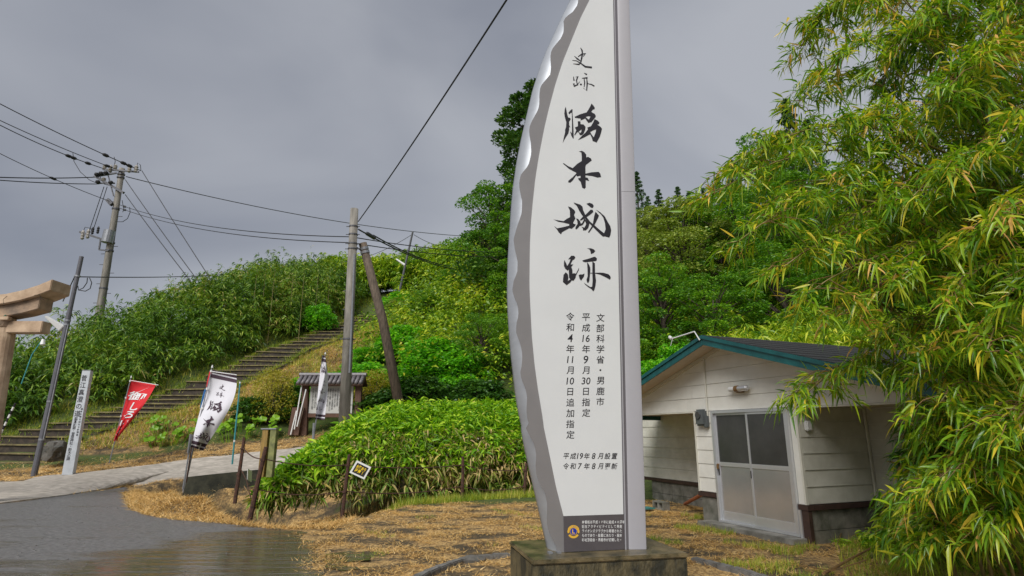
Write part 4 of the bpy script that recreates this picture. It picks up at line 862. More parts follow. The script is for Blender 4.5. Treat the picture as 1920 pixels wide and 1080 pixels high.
# thin cracks in the render as raised dark threads on the beam end
b = MB(); q = tp_(70, 548); 
def crk(P): b.tube([Vector((x_, yc - .333, z_)) for x_, z_ in P], .004, 4)
crk([(X1 - .02, zk0 + .1), (X1 - .12, zk0 + .16), (X1 - .16, zk0 + .24), (X1 - .3, zk0 + .22)]); crk([(X1 - 1.0, zk0), (X1 - 1.03, zk0 + .12), (X1 - .95, zk0 + .2)])
b.build('cracks', M['crack'], tor, kind='stuff')
b = MB(); b.tube([(pc.x - .5, yc - .24, zn1 + .07), (pc.x + .05, yc - .25, zn1 + .02), (pc.x + .12, yc - .2, zn1 + .13)], .03, 6); b.build('rope_end', mat('green_rope', (.04, .10, .06), .8), tor)

# ------------------------------------------------------------------ poles and wires
def wire(a, b, sag, r, m, label, n=26, group=None, blobs=()):
    a, b = Vector(a), Vector(b); P = []
    for i in range(n + 1):
        t = i / n; p = a.lerp(b, t); p.z -= 4 * sag * t * (1 - t); P.append(p)
    mb = MB(); mb.tube(P, r, 6)
    o = mb.build('cable', m, loc=a)
    for t in blobs:
        p = P[int(t * n)]; d = (P[min(n, int(t * n) + 1)] - p).normalized(); k = MB(); k.tube([p - d * .22, p - d * .1, p + d * .1, p + d * .22], [r, r * 4, r * 4, r], 6); k.build('clamp', M['cable'], o)
    return tag(o, label, 'cable', group)

# utility pole on the ridge
YU = 37.
ub, ut = PY(183, 600, YU), PY(229, 316, YU)
ub = Vector((ub.x - .9, YU, T(ub.x - .9, YU)))
up0 = PY(185, 600, YU); lean = (ut - up0) / (ut.z - up0.z)
def uz(v): return PY(200, v, YU).z
def upt(v, dx=0, dy=0): z = uz(v); p = up0 + lean * (z - up0.z); return p + Vector((dx, dy, 0))
ugz = T(up0.x, YU) - .5
ubase = up0 + lean * (ugz - up0.z)
util = empty('utility_pole', ubase, 'tall weathered utility pole with crossarms and insulators above the bamboo grass', 'pole')
b = MB(); b.tube([ubase, upt(600), upt(430), upt(316)], [.27, .245, .205, .17], 14); b.build('pole', M['pole_concrete'], util, smooth=True)
def px_u(u, v): return PY(u, v, YU)
def arm(name, A, B, r=.055, m=M['steel_dark']): 
    k = MB(); d = (B - A).normalized(); n_ = Vector((0, 1, 0)); k.box((A + B) / 2, (B - A) / 2, n_ * r, d.cross(n_) * r); return k.build(name, m, util)
def insul(p, h=.42, r=.10, dark=False, flip=False):
    k = MB(); z = -1 if flip else 1; P = [p + z3 * z * h * t for t in (0, .15, .25, .45, .55, .75, .85, 1)]; k.tube(P, [r * .5, r, r * .7, r, r * .7, r, r * .7, r * .35], 8); k.build('insulator', M['cable'] if dark else M['porcelain'], util)
o1 = Vector((0, -.22, 0))
arm('crossarm', px_u(197, 320) + o1, px_u(264, 325) + o1, .05)
for u in (199.5, 210, 219.5, 245.5, 258): insul(px_u(u, 326 if u in (210, 245.5, 258) else 320) + o1, .55 if u in (210, 245.5, 258) else .35, .13)
arm('crossarm', px_u(182, 333) + o1, px_u(236, 364) + o1, .075)
arm('crossarm', px_u(180, 334) + o1, px_u(222, 327) + o1, .05); arm('crossarm', px_u(186, 346) + o1, px_u(219, 346) + o1, .04)
for u, v in ((188, 331), (196, 329), (205, 328), (190, 345), (214, 346)):
    k = MB(); k.tube([px_u(u - 4, v + .5) + o1 * 1.6, px_u(u - 2, v) + o1 * 1.6, px_u(u + 2, v) + o1 * 1.6, px_u(u + 4, v - .5) + o1 * 1.6], [.06, .13, .13, .06], 7); k.build('strain_insulator', M['cable'], util)
insul(px_u(198, 343) + o1, .3, .14)
arm('brace', px_u(207, 332) + o1, px_u(217, 370) + o1, .03); arm('bracket', px_u(206, 377) + o1, px_u(214, 386) + o1, .12)
arm('crossarm', px_u(154, 437) + o1, px_u(200, 452) + o1, .06); arm('brace', px_u(193, 450) + o1, px_u(190, 470) + o1, .04); arm('brace', px_u(190, 470) + o1, px_u(208, 472) + o1, .04)
for u, v, dk in ((158, 451, 0), (168, 449, 0), (177, 441, 1), (187, 440, 1)): insul(px_u(u, v) + o1, .65 if not dk else .5, .12 if not dk else .09, bool(dk))
k = MB(); c0 = px_u(207, 446); k.tube([c0 + Vector((0, -.25, -.42)), c0 + Vector((.06, -.25, .42))], .34, 16); k.build('transformer_can', M['steel'], util, smooth=False)
for i, v in enumerate((378, 406, 476, 462, 496, 512, 532, 550, 568, 586)):
    sg = 1 if i % 2 else -1; p = upt(v); k = MB(); k.tube([p, p + Vector((sg * .52, 0, .0))], .022, 5); k.build('step_bolt', M['steel_dark'], util)
for v in (327, 333, 392, 455, 470, 541):
    p = upt(v); k = MB(); k.tube([p - z3 * .05, p + z3 * .05], .235 if v < 400 else .255, 12); k.build('band', M['steel_dark'], util)
for P in ([(141, 290), (143, 305), (155, 325), (172, 340), (186, 346)], [(218, 297), (220, 305), (217, 320)], [(259, 318), (262, 308), (267, 312), (268, 322)], [(233, 378), (236, 395), (234, 400)], [(247, 391), (248, 400), (243, 412), (234, 418), (222, 418)], [(160, 437), (164, 428), (174, 430), (178, 440)], [(190, 331), (200, 348), (208, 350)]):
    k = MB(); k.tube([px_u(*q) + o1 for q in P], .022, 5); k.build('jumper_wire', M['cable'], util)
G1 = 'power lines strung from the utility pole'
W_ = M['cable']
wire(PY(-60, 163, 30), px_u(264, 320), .15, .028, W_, 'topmost power line running from the upper left down to the utility pole', group=G1, blobs=(.80, .90, .95))
wire(PY(-60, 197, 30), px_u(220, 318), .15, .024, W_, 'second power line from the top running left from the utility pole', group=G1, blobs=(.93,))
wire(PY(-60, 203, 30), px_u(200, 318), .25, .026, W_, 'third power line from the top with dark clamps left of the utility pole', group=G1, blobs=(.70, .76, .86))
wire(PY(-60, 257, 30), px_u(216, 381), .2, .02, W_, 'single thin line slanting down to the middle of the utility pole', group=G1, blobs=(.56,))
wire(PY(-60, 330, 30), px_u(182, 332), .1, .035, W_, 'upper of two level lines running left from the utility pole crossarm', group=G1)
wire(PY(-60, 333, 30), px_u(186, 345), .1, .03, W_, 'lower of two level lines running left from the utility pole crossarm', group=G1)
wire(px_u(195, 350), px_u(165, 440), .0, .022, W_, 'left of two steep leads dropping to the lower crossarm of the utility pole'); wire(px_u(201, 350), px_u(172, 440), .0, .022, W_, 'right of two steep leads dropping to the lower crossarm of the utility pole')
def gl(u, v, Y): return PY(u, v, Y)
for A, B, lb in (((235, 365), (358, 528), 'leftmost of the three stay wires slanting from the utility pole into the bushes'), ((235, 337), (372, 528), 'middle of the three stay wires slanting from the utility pole into the bushes'), ((266, 320), (396, 525), 'rightmost of the three stay wires slanting from the utility pole into the bushes')):
    wire(px_u(*A), PY(B[0], B[1], 33), .05, .024, W_, lb, group='stay wires of the utility pole')
YC = 22.
wire(px_u(224, 384), PY(658, 444, YC), .5, .02, W_, 'upper twin line running from the utility pole to the near concrete pole', blobs=(.045,)); wire(px_u(224, 390), PY(658, 455, YC), .5, .02, W_, 'lower twin line running from the utility pole to the near concrete pole', blobs=(.06,))
wire(px_u(236, 331), PY(1010, 447, 60), 1.2, .03, M['cable_grey'], 'faint long line crossing the sky behind the near concrete pole', n=40)
wire(PY(670, 446, YC), PY(1010, 470, 36), .3, .02, W_, 'upper line running right from the concrete pole to the conifers'); wire(PY(670, 457, YC), PY(1010, 478, 36), .3, .02, W_, 'lower line running right from the concrete pole to the conifers')

# near concrete pole with a leaning prop pole
yb = YC; pb_ = PY(646, 800, yb); pb_.z = T(pb_.x, yb); ptop = PY(664.5, 392, yb)
cpole = empty('concrete_pole', pb_, 'grey concrete pole standing beside the roofed notice board', 'pole')
b = MB(); b.tube([pb_ - z3 * .3, ptop], [.215, .155], 16); b.build('pole', M['pole_concrete'], cpole, smooth=True)
def cpt(v): z = PY(655, v, yb).z; t = (z - pb_.z) / (ptop.z - pb_.z); return pb_.lerp(ptop, t), .215 - .06 * t
for v in (425, 440, 457, 467, 636):
    p, r = cpt(v); k = MB(); k.tube([p - z3 * .025, p + z3 * .025], r + .02, 14); k.tube([p + Vector((-r - .12, -.02, 0)), p + Vector((r + .10, -.02, 0))], .018, 5); k.build('band', M['steel_dark'], cpole)
k = MB(); p, r = cpt(700); q, r2 = cpt(478); k.tube([p + Vector((r * .75, -r * .8, 0)), q + Vector((r2 * .75, -r2 * .8, 0))], .035, 6); k.build('cable_conduit', M['steel'], cpole)
for i, v in enumerate((477, 512, 545, 580, 615, 650)):
    p, r = cpt(v); k = MB(); k.tube([p, p + Vector((-(r + .10), -.0, .0))], .014, 5); k.build('step_bolt', M['steel_dark'], cpole)
A = PY(756, 748, 23.2); B = PY(680, 456, 22.3); pp = empty('leaning_pole', Vector((A.x, A.y, A.z - .4)), 'dark mottled wooden prop pole leaning against the concrete pole', 'pole')
b = MB(); b.tube([A - z3 * .9 + (A - B) * .03, A.lerp(B, .5), B], [.20, .185, .16], 12); b.build('pole', M['wood'], pp, smooth=True)
k = MB(); q = A.lerp(B, .94); d = (B - A).normalized(); k.tube([q - d * .05, q + d * .05], .185, 12); k.tube([q + d * .15 - d * .05, q + d * .2], .18, 12); k.build('band', M['steel'], pp)
k = MB(); k.tube([q, cpt(460)[0]], .03, 6); k.build('tie_bar', M['steel_dark'], pp)
# thick service cable from the concrete pole over the viewer to the upper right
wire(PY(672, 415, YC), PY(985, -55, 9.5), .12, .022, W_, 'thick black cable rising steeply from the concrete pole to the top of the photo', n=30)
wire(PY(672, 430, YC), PY(890, 508, 40), .45, .03, W_, 'black cable with a splice box running down right from the concrete pole')
k = MB(); a = PY(687, 437, YC + 1.2); d = PY(703, 447, YC + 2.2); k.tube([a, a.lerp(d, .08), a.lerp(d, .92), d], [.03, .085, .085, .03], 8); o = k.build('splice_box', M['cable_grey'], loc=a); tag(o, 'dark splice box hanging on the cable right of the concrete pole', 'splice box')
wire(PY(700, 441, YC + 2), PY(850, 500, 38), .25, .03, W_, 'twin of the sagging cable below the splice box')

# thin lamp pole on the hillside
a, d = PY(744, 570, 44), PY(774, 434, 44); lp = empty('lamp_pole', Vector((a.x, 44, T(a.x, 44))), 'thin leaning grey lamp pole on the hillside right of the stairway top', 'pole')
k = MB(); k.tube([Vector((a.x - .2, 44, T(a.x, 44) - .2)), a, a.lerp(d, .6), d], [.11, .10, .09, .075], 8); k.build('pole', M['steel_dark'], lp)
k = MB(); k.tube([PY(759, 497, 44), PY(743, 486, 44)], [.10, .07], 8); k.build('lamp_head', M['white_plastic'], lp)
wire(PY(772, 440, 44), PY(640, 492, 46), .4, .02, M['cable_grey'], 'thin grey wire slanting left from the hillside lamp pole'); wire(PY(776, 440, 44), PY(850, 463, 50), .3, .02, M['cable_grey'], 'thin grey wire slanting right from the hillside lamp pole')

# street lamp pole by the torii
YL = 20.5; a, d = PY(66, 880, YL), PY(153, 481, YL); sl = empty('street_lamp', a, 'leaning dark grey pole carrying a slim white street lamp beside the torii', 'street lamp')
k = MB(); k.tube([a - (d - a) * .03, a.lerp(d, .72), a.lerp(d, .721), d], [.095, .085, .075, .07], 12); k.build('pole', M['pole_grey'], sl, smooth=False)
k = MB(); k.tube([a.lerp(d, .13) + Vector((.10, -.05, 0)), a.lerp(d, .66) + Vector((.09, -.05, 0))], .018, 5); k.build('conduit', M['steel'], sl)
for t in (.13, .30, .66, .68, .90):
    p = a.lerp(d, t); dd = (d - a).normalized(); k = MB(); k.tube([p - dd * .03, p + dd * .03], .10, 10); k.build('band', M['steel'], sl)
k = MB(); A = PY(119, 617, YL); B = PY(86, 594, YL - .25); q = (B - A); n_ = q.cross(Vector((0, 1, 0))).normalized()
k.hexa([A + n_ * .12 - Vector((0, .1, 0)), A + n_ * .12 + Vector((0, .1, 0)), A - n_ * .12 + Vector((0, .1, 0)), A - n_ * .12 - Vector((0, .1, 0)), B + n_ * .02 - Vector((0, .07, 0)), B + n_ * .02 + Vector((0, .07, 0)), B - n_ * .05 + Vector((0, .07, 0)), B - n_ * .05 - Vector((0, .07, 0))]); k.build('lamp_head', M['white_plastic'], sl, bevel=.02)
k = MB(); k.tube([A, a.lerp(d, .66)], .06, 8); k.build('lamp_bracket', M['steel_dark'], sl)
wire(PY(147, 519, YL), PY(450, 512, 40), .12, .022, W_, 'level wire running right from the street lamp pole behind the utility pole')
wire(PY(140, 519, YL), PY(118, 565, YL + 2), .0, .018, W_, 'short stay wire slanting left from the street lamp pole')
k = MB(); k.tube([PY(q0, q1, YL) for q0, q1 in ((164, 521), (163, 530), (156, 540), (147, 544), (146, 536))], .016, 5); k.tube([PY(q0, q1, YL) for q0, q1 in ((168, 521), (172, 530), (169, 541), (160, 546), (148, 544))], .016, 5); k.build('wire_loop', M['cable'], sl)

# ------------------------------------------------------------------ marker post
YM = 20.; A, B = PY(134, 872, YM), PY(167, 696, YM); mk = empty('marker_post', Vector((A.x, YM, A.z)), 'tall white square marker post with vertical black lettering left of the red banner', 'marker post')
dd = (B - A); ha = Vector((.20, 0, 0)); hy = Vector((0, .12, 0))
ax_ = Vector((.97, .24, 0)).normalized(); ay_ = Vector((-ax_.y, ax_.x, 0))
k = MB(); Hh = dd.length; k.hexa([A - z3 * .3 - ax_ * .155 - ay_ * .2, A - z3 * .3 + ax_ * .155 - ay_ * .2, A - z3 * .3 + ax_ * .155 + ay_ * .02, A - z3 * .3 - ax_ * .155 + ay_ * .02, B - ax_ * .125 - ay_ * .2, B + ax_ * .125 - ay_ * .2, B + ax_ * .125 + ay_ * .02, B - ax_ * .125 + ay_ * .02]); k.build('shaft', M['marker'], mk, bevel=.008)
k = MB(); k.box(B + z3 * .012 - ay_ * .09, ax_ * .13, ay_ * .115, z3 * .01); k.build('cap', M['steel'], mk)
def mfr(x, y): p = A.lerp(B, y); return p + ax_ * x * (1 - .2 * y) - ay_ * .2035
lt = [(ch, -.07, 0, .30) for ch in '菅江真澄の道']
def put(name, chars, x, y0, y1, size, sx=1.):
    n = len(chars); V, Fc = [], []
    for i, ch in enumerate(chars):
        gv, gf = glyph_mesh(ch, 0, .01); xs = [v.x for v in gv]; ys = [v.y for v in gv]; cx, cy = (min(xs) + max(xs)) / 2, (min(ys) + max(ys)) / 2; yy = y0 + (y1 - y0) * (i + .5) / n
        m0 = len(V); V += [mfr(x + (v.x - cx) * size * sx, yy) + z3 * (v.y - cy) * size for v in gv]; Fc += [[q + m0 for q in f] for f in gf]
    link_mesh(name, raw_mesh(name, [v - mk.location for v in V], Fc, M['ink']), None, mk)
put('lettering', '菅江真澄の道', -.03, .955, .50, .21); put('lettering', '脇本城跡、菅原神社、鈴木の碑', -.045, .50, .05, .12, .9); put('lettering', '脇本城跡を訪ねる散策路', .09, .60, .30, .07)

# ------------------------------------------------------------------ banners
def banner(name, pole_a, pole_b, arm_end, grid, Y, m_cloth, label, bands, cat='banner', pole_m=M['steel'], tubes=()):
    """grid(s, t): s 0..1 across from the pole, t 0..1 down -> (u, v, dY)"""
    pa, pb = PY(*pole_a, Y), PY(*pole_b, Y); r = empty(name, pa, label, cat)
    k = MB(); k.tube([pa - z3 * .1, pa.lerp(pb, .5), pb], [.02, .018, .014], 8); k.build('pole', pole_m, r)
    k = MB(); k.tube([pb - z3 * .02, pb + z3 * .05], [.03, .012], 8); k.build('finial', M['white_plastic'], r)
    if arm_end: k = MB(); k.tube([pb - z3 * .12, PY(*arm_end, Y - .05)], .012, 6); k.build('top_rod', M['white_plastic'], r)
    def P(s, t, l=0): u, v, dy = grid(s, t); return PY(u, v, Y + dy) + Vector((0, -l, 0))
    ns, nt_ = 12, 48
    V = [P(i / ns, j / nt_) for j in range(nt_ + 1) for i in range(ns + 1)]; Fc = [[j * (ns + 1) + i, j * (ns + 1) + i + 1, (j + 1) * (ns + 1) + i + 1, (j + 1) * (ns + 1) + i] for j in range(nt_) for i in range(ns)]
    me = raw_mesh('cloth', [v - pa for v in V], Fc, m_cloth); link_mesh('cloth', me, None, r, smooth=True)
    for (t0, t1, m_) in bands:
        V = [P(i / ns, t0 + (t1 - t0) * j / 3, .006) for j in range(4) for i in range(ns + 1)]; Fc = [[j * (ns + 1) + i, j * (ns + 1) + i + 1, (j + 1) * (ns + 1) + i + 1, (j + 1) * (ns + 1) + i] for j in range(3) for i in range(ns)]
        link_mesh('printed_band', raw_mesh('printed_band', [v - pa for v in V], Fc, m_), None, r)
    for s_, t_ in tubes:
        q = P(0, t_); z_ = (q.z - pa.z) / (pb.z - pa.z); w_ = pa.lerp(pb, z_); k = MB(); k.tube([w_, q], .012, 6); k.tube([w_ - z3 * .03, w_ + z3 * .03], .028, 8); k.build('loop', M['white_plastic'], r)
    return r, P, pa
def brush_on(r, pa, P, keys, m, name='lettering'):
    for key, s0, t0, sw, tw in keys:
        allp = [p for loops in BR[key] for l in loops for p in l]; cx = (min(p[0] for p in allp) + max(p[0] for p in allp)) / 2; cy = (min(p[1] for p in allp) + max(p[1] for p in allp)) / 2; w = max(p[0] for p in allp) - min(p[0] for p in allp); h = max(p[1] for p in allp) - min(p[1] for p in allp)
        V, Fc = [], []; kk = 0
        for loops in BR[key]:
            lv = [[Vector((p[0], p[1], 0)) for p in l] for l in loops]; tri = tessellate_polygon(lv); fl = [p for l in lv for p in l]; n = len(V); kk += 1
            V += [P(s0 + (p.x - cx) / w * sw, t0 + (p.y - cy) / h * tw, .012 + .0004 * kk) - pa for p in fl]; Fc += [[i + n for i in t] for t in tri]
        link_mesh(name, raw_mesh(name, V, Fc, m), None, r)
def text_on(r, pa, P, items, m, name='lettering'):
    for ch, s0, t0, sw, tw in items:
        gv, gf = glyph_mesh(ch, .08, .02); xs = [v.x for v in gv]; ys = [v.y for v in gv]; cx, cy = (min(xs) + max(xs)) / 2, (min(ys) + max(ys)) / 2; w, h = max(xs) - min(xs), max(ys) - min(ys)
        link_mesh(name, raw_mesh(name, [P(s0 + (v.x - cx) / w * sw, t0 - (v.y - cy) / h * tw, .012) - pa for v in gv], gf, m), None, r)
def g_white(s, t):
    tl, tr, bl, br_ = (399, 693), (443, 704), (358, 838), (378, 846)
    L0 = (399 + (358 - 399) * t - 2 * math.sin(t * 3.1), 693 + (838 - 693) * t); R0 = (443 - 62 * t ** 1.5 - 6 * t * (1 - t) + 4 * math.sin(t * math.pi) * (1 - t) * 3, 704 + 141 * t)
    return (L0[0] + (R0[0] - L0[0]) * s, L0[1] + (R0[1] - L0[1]) * s, .12 * math.sin(s * 3 + t * 5) * (.4 + t) + .05 * math.sin(9 * s - 6 * t) * t)
YB = 15.6
bw, Pw, paw = banner('banner', (344, 916), (398, 688), (444, 703), g_white, YB, M['cloth_white'], 'white banner with dark brush lettering and dark bands on a tilted pole by the path', [(.0, .035, M['cloth_dark']), (.055, .10, M['cloth_dark']), (.915, .955, M['cloth_dark']), (.972, 1., M['cloth_dark'])], tubes=((0, .02), (0, .25), (0, .5), (0, .75), (0, .97)))
brush_on(bw, paw, Pw, [('shi_small', .52, .19, .24, .075), ('seki_small', .52, .285, .28, .075), ('waki', .5, .44, .52, .15), ('hon', .5, .645, .56, .15), ('shiro', .55, .84, .95, .11)], M['cloth_dark'])
# blue and red edges of a second banner rolled behind
k = MB(); k.tube([PY(396, 697, YB + .1), PY(392, 716, YB + .1), PY(389, 726, YB + .1)], [.045, .05, .03], 8); o1_ = empty('rolled_banner', PY(344, 916, YB + .1), 'rolled red and blue banner on the pole behind the white banner', 'banner'); k.build('red_cloth', M['cloth_red'], o1_)
k = MB(); k.tube([PY(386, 730, YB + .1), PY(382, 745, YB + .1), PY(377, 765, YB + .1)], [.035, .04, .03], 8); k.build('blue_cloth', M['cloth_blue'], o1_); k = MB(); k.tube([PY(350, 900, YB + .1), PY(394, 694, YB + .1)], .014, 6); k.build('pole', M['cable_grey'], o1_)
# steel stake the banner pole is tied to
k = MB(); A, B = PY(343, 917, YB - .15), PY(360, 815, YB - .15); k.tube([A, B], .020, 8); o = empty('banner_stake', A, 'grey and rusty steel stake tied to the foot of the white banner pole', 'stake'); k.build('tube', M['steel'], o); k = MB(); k.tube([PY(349, 905, YB - .05), PY(363, 813, YB - .05)], .014, 6); k.build('rusty_bar', M['rust'], o); k = MB(); k.tube([PY(357, 814, YB - .2), PY(352, 850, YB - .2)], .018, 6); k.build('clip', M['steel'], o)
def g_red(s, t):
    L0 = (247 - 34 * t, 712 + 114 * t); R0 = (292 - 44 * t - 40 * t * t + 8 * t ** 3, 722 + 92 * t + 12 * t * t); R0 = (max(R0[0], L0[0] + 7), R0[1])
    f = t * t; return (L0[0] + (R0[0] - L0[0]) * s, L0[1] + (R0[1] - L0[1]) * s + 2 * f * math.sin(s * 9), .12 * math.sin(s * 3 + t * 4) + .14 * f * math.sin(s * 12 + 3 * t))
YR = 21.
br, Pr, par = banner('banner', (206, 862), (246, 707), (297, 722), g_red, YR, M['cloth_red'], 'red banner with white lettering folding to a point on a tilted pole', [], tubes=((0, .02), (0, .3), (0, .6), (0, .97)))
text_on(br, par, Pr, [('御', .46, .19, .80, .27), ('し', .60, .43, .42, .14), ('ろ', .5, .57, .60, .12), ('い', .5, .71, .75, .10), ('ん', .5, .85, .8, .10)], M['print_white'])
def g_far(s, t):
    L0 = (604 - 4 * math.sin(t * 3) - 12 * t * t, 666 + 120 * t); w = 6 + 13 * math.sin(min(1, t * 1.3) * 1.9) - 1 * t; return (L0[0] + w * s, L0[1] + 1.5 * s, .18 * math.sin(s * 5 + t * 6))
YF = 20.5
bf, Pf, paf = banner('banner', (586, 836), (610, 663), None, g_far, YF, M['cloth_white'], 'narrow furled white banner with black lettering in front of the notice board', [(.0, .03, M['cloth_dark']), (.05, .10, M['cloth_dark']), (.92, .955, M['cloth_dark']), (.975, 1., M['cloth_dark'])])
brush_on(bf, paf, Pf, [('shi_small', .65, .40, .35, .04), ('seki_small', .65, .46, .35, .05), ('waki', .45, .22, .7, .13), ('hon', .42, .56, .6, .09), ('shiro', .4, .70, .7, .08), ('seki', .3, .83, .6, .08)], M['cloth_dark'])
k = MB(); A, B = PY(587, 838, YF - .2), PY(589, 793, YF - .2); k.tube([A - z3 * .2, B], .045, 8); o = k.build('banner_stake', M['steel'], loc=A); tag(o, 'short grey steel tube stake under the furled white banner', 'stake')
k = MB(); A, B = PY(628, 830, YF), PY(629, 806, YF); k.tube([A - z3 * .2, B], .03, 8); o = k.build('banner_stake', M['steel'], loc=A); tag(o, 'short grey stake half hidden at the left end of the leafy hedge', 'stake')
# slim teal pole
k = MB(); A, B = PY(436, 864, 18.2), PY(450, 719, 18.2); k.tube([A - z3 * .1, B], [.026, .02], 7); o = empty('garden_pole', A, 'slim teal plastic coated pole standing at the edge of the path', 'pole'); k.build('shaft', M['teal_pole'], o); k = MB(); k.tube([B, B + z3 * .05], .03, 8); q = A.lerp(B, .25); k.tube([q - z3 * .03, q + z3 * .03], .03, 8); k.build('white_joint', M['white_plastic'], o)
# striped pole and rock left
k = MB(); a, d = PY(2, 812, 21.5), PY(29, 756, 21.5); o = empty('striped_stake', a, 'black and white striped stake leaning left of the street lamp pole', 'stake')
for i in range(8): k = MB(); k.tube([a.lerp(d, i / 8), a.lerp(d, (i + 1) / 8)], .035, 8); k.build('stripe', M['ink'] if i % 2 else M['white_plastic'], o)
def rock(p, r, label, seed=0, sz=(1, 1, .9)):
    import bmesh
    bm = bmesh.new(); bmesh.ops.create_icosphere(bm, subdivisions=3, radius=1)
    for v in bm.verts:
        n = vnoise(v.co.x * 1.3 + v.co.z, v.co.y * 1.3 - v.co.z, 1.2, seed); v.co *= 1 + .22 * float(n); v.co = Vector((round(v.co.x * 2.2) / 2.2 * .55 + v.co.x * .45, round(v.co.y * 2.2) / 2.2 * .55 + v.co.y * .45, round(v.co.z * 2.2) / 2.2 * .55 + v.co.z * .45)); v.co = Vector((v.co.x * r * sz[0], v.co.y * r * sz[1], v.co.z * r * sz[2]))
    me = bpy.data.meshes.new('rock'); bm.to_mesh(me); bm.free(); o = link_mesh('rock', me, M['rock'], None, False, loc=p); tag(o, label, 'rock'); return o
rock(PY(104, 846, 21.8), .42, 'angular grey rock at the foot of the stairway between pole and marker post', 1)
rock(PY(885, 1052, 8.1) * Vector((1, 1, 0)) + z3 * .01, .12, 'flat dark stone lying by the kerb left of the plinth', 3, (1.6, 1, .5))
# notice board
YN = 24.6
def nb(u, v, dy=0): return PY(u, v, YN + dy)
nbd = empty('notice_board', Vector((nb(600, 800).x, YN, T(nb(600, 800).x, YN))), 'white notice board covered in black text under a small tiled roof', 'notice board')
for u0 in (573, 672):
    a = nb(u0 - (2 if u0 < 600 else 0), 806); d = nb(u0 + 1, 722); k = MB(); k.hexa([a + Vector((-.14, -.12, -.4)), a + Vector((.14, -.12, -.4)), a + Vector((.14, .12, -.4)), a + Vector((-.14, .12, -.4)), d + Vector((-.12, -.12, 0)), d + Vector((.12, -.12, 0)), d + Vector((.12, .12, 0)), d + Vector((-.12, .12, 0))]); k.build('post', M['wood_red'], nbd, bevel=.01)
p0_, p1_ = nb(577, 775), nb(668, 724); xl, xr, zb2, zt2 = p0_.x + .05, p1_.x - .1, p0_.z, p1_.z
k = MB(); k.abox(xl, xr, YN - .05, YN + .02, zb2, zt2); k.build('board', M['board_white'], nbd)
k = MB(); k.abox(xl - .02, xr + .02, YN - .07, YN + .04, zb2 - .16, zb2 - .005); k.build('bottom_rail', M['wood_red'], nbd); k = MB(); k.abox(xl - .02, xr + .02, YN - .07, YN + .04, zt2 + .005, zt2 + .12); k.build('top_rail', M['wood_red'], nbd)
txt = '脇本城跡は男鹿半島の付け根に位置する中世の山城である安東氏の居城で日本海側最大級の規模をもつ曲輪や土塁井戸などの遺構がよく残り平成十六年に国の史跡に指定された'
it = []; ncol = 16; nrow = 15
for c_ in range(ncol):
    for r_ in range(nrow - (c_ * 7) % 4): it.append((txt[(c_ * nrow + r_) % len(txt)], xr - .12 - (xr - xl - .25) * c_ / (ncol - 1), zt2 - .13 - (zt2 - zb2 - .25) * r_ / (nrow - 1), .085))
o = lettering(it, lambda x, y: Vector((x, YN - .053, y)), 'lettering', M['ink'], nbd)
xa, xb = nb(562, 716).x, nb(685, 716).x; ze = nb(600, 722).z; zr = nb(600, 706).z - .02
for sg in (-1, 1):
    k = MB(); k.hexa([(xa, YN, zr - .06), (xb, YN, zr - .06), (xb, YN + sg * .42, ze - .04), (xa, YN + sg * .42, ze - .04), (xa, YN, zr), (xb, YN, zr), (xb, YN + sg * .42, ze + .02), (xa, YN + sg * .42, ze + .02)]); k.build('roof', M['wood_red'], nbd)
    nt2 = 15
    for i in range(nt2):
        x_ = xa + (xb - xa) * (i + .5) / nt2; k = MB(); k.tube([(x_, YN + sg * .02, zr + .03), (x_, YN + sg * .23, (zr + ze) / 2 + .03), (x_, YN + sg * .46, ze + .03)], (xb - xa) / nt2 * .44, 8); k.build('roof_tile', M['tile'], nbd, smooth=True)
k = MB(); k.tube([(xa - .03, YN, zr + .09), (xb + .03, YN, zr + .09)], .09, 8); k.build('ridge_tile', M['tile'], nbd)
for (a, d, w_) in (((552, 805), (566, 722), .05), ((557, 800), (574, 730), .05), ((545, 815), (556, 770), .05), ((560, 802), (570, 762), .035)):
    k = MB(); k.tube([nb(a[0], a[1], -.4), nb(d[0], d[1], -.3)], w_ * .5, 6); o = k.build('stick', M['white_plastic'] if w_ > .04 else M['wood'], loc=nb(a[0], a[1], -.4)); tag(o, {552: 'longest pale stick, leftmost of those on the notice board post', 557: 'pale stick nearest to the left post of the notice board', 545: 'short pale stick leaning low at the outer left of the notice board', 560: 'dark short stick between the pale ones by the notice board'}[a[0]], 'stick', 'sticks leaning beside the notice board')
k = MB(); k.box(nb(556, 790, -.15), Vector((.22, 0, 0)), Vector((0, .15, 0)), Vector((.05, 0, .55))); o = k.build('wooden_stand', M['wood_red'], loc=nb(556, 806, -.15)); tag(o, 'brown wooden stand behind the pale sticks left of the notice board', 'stand')

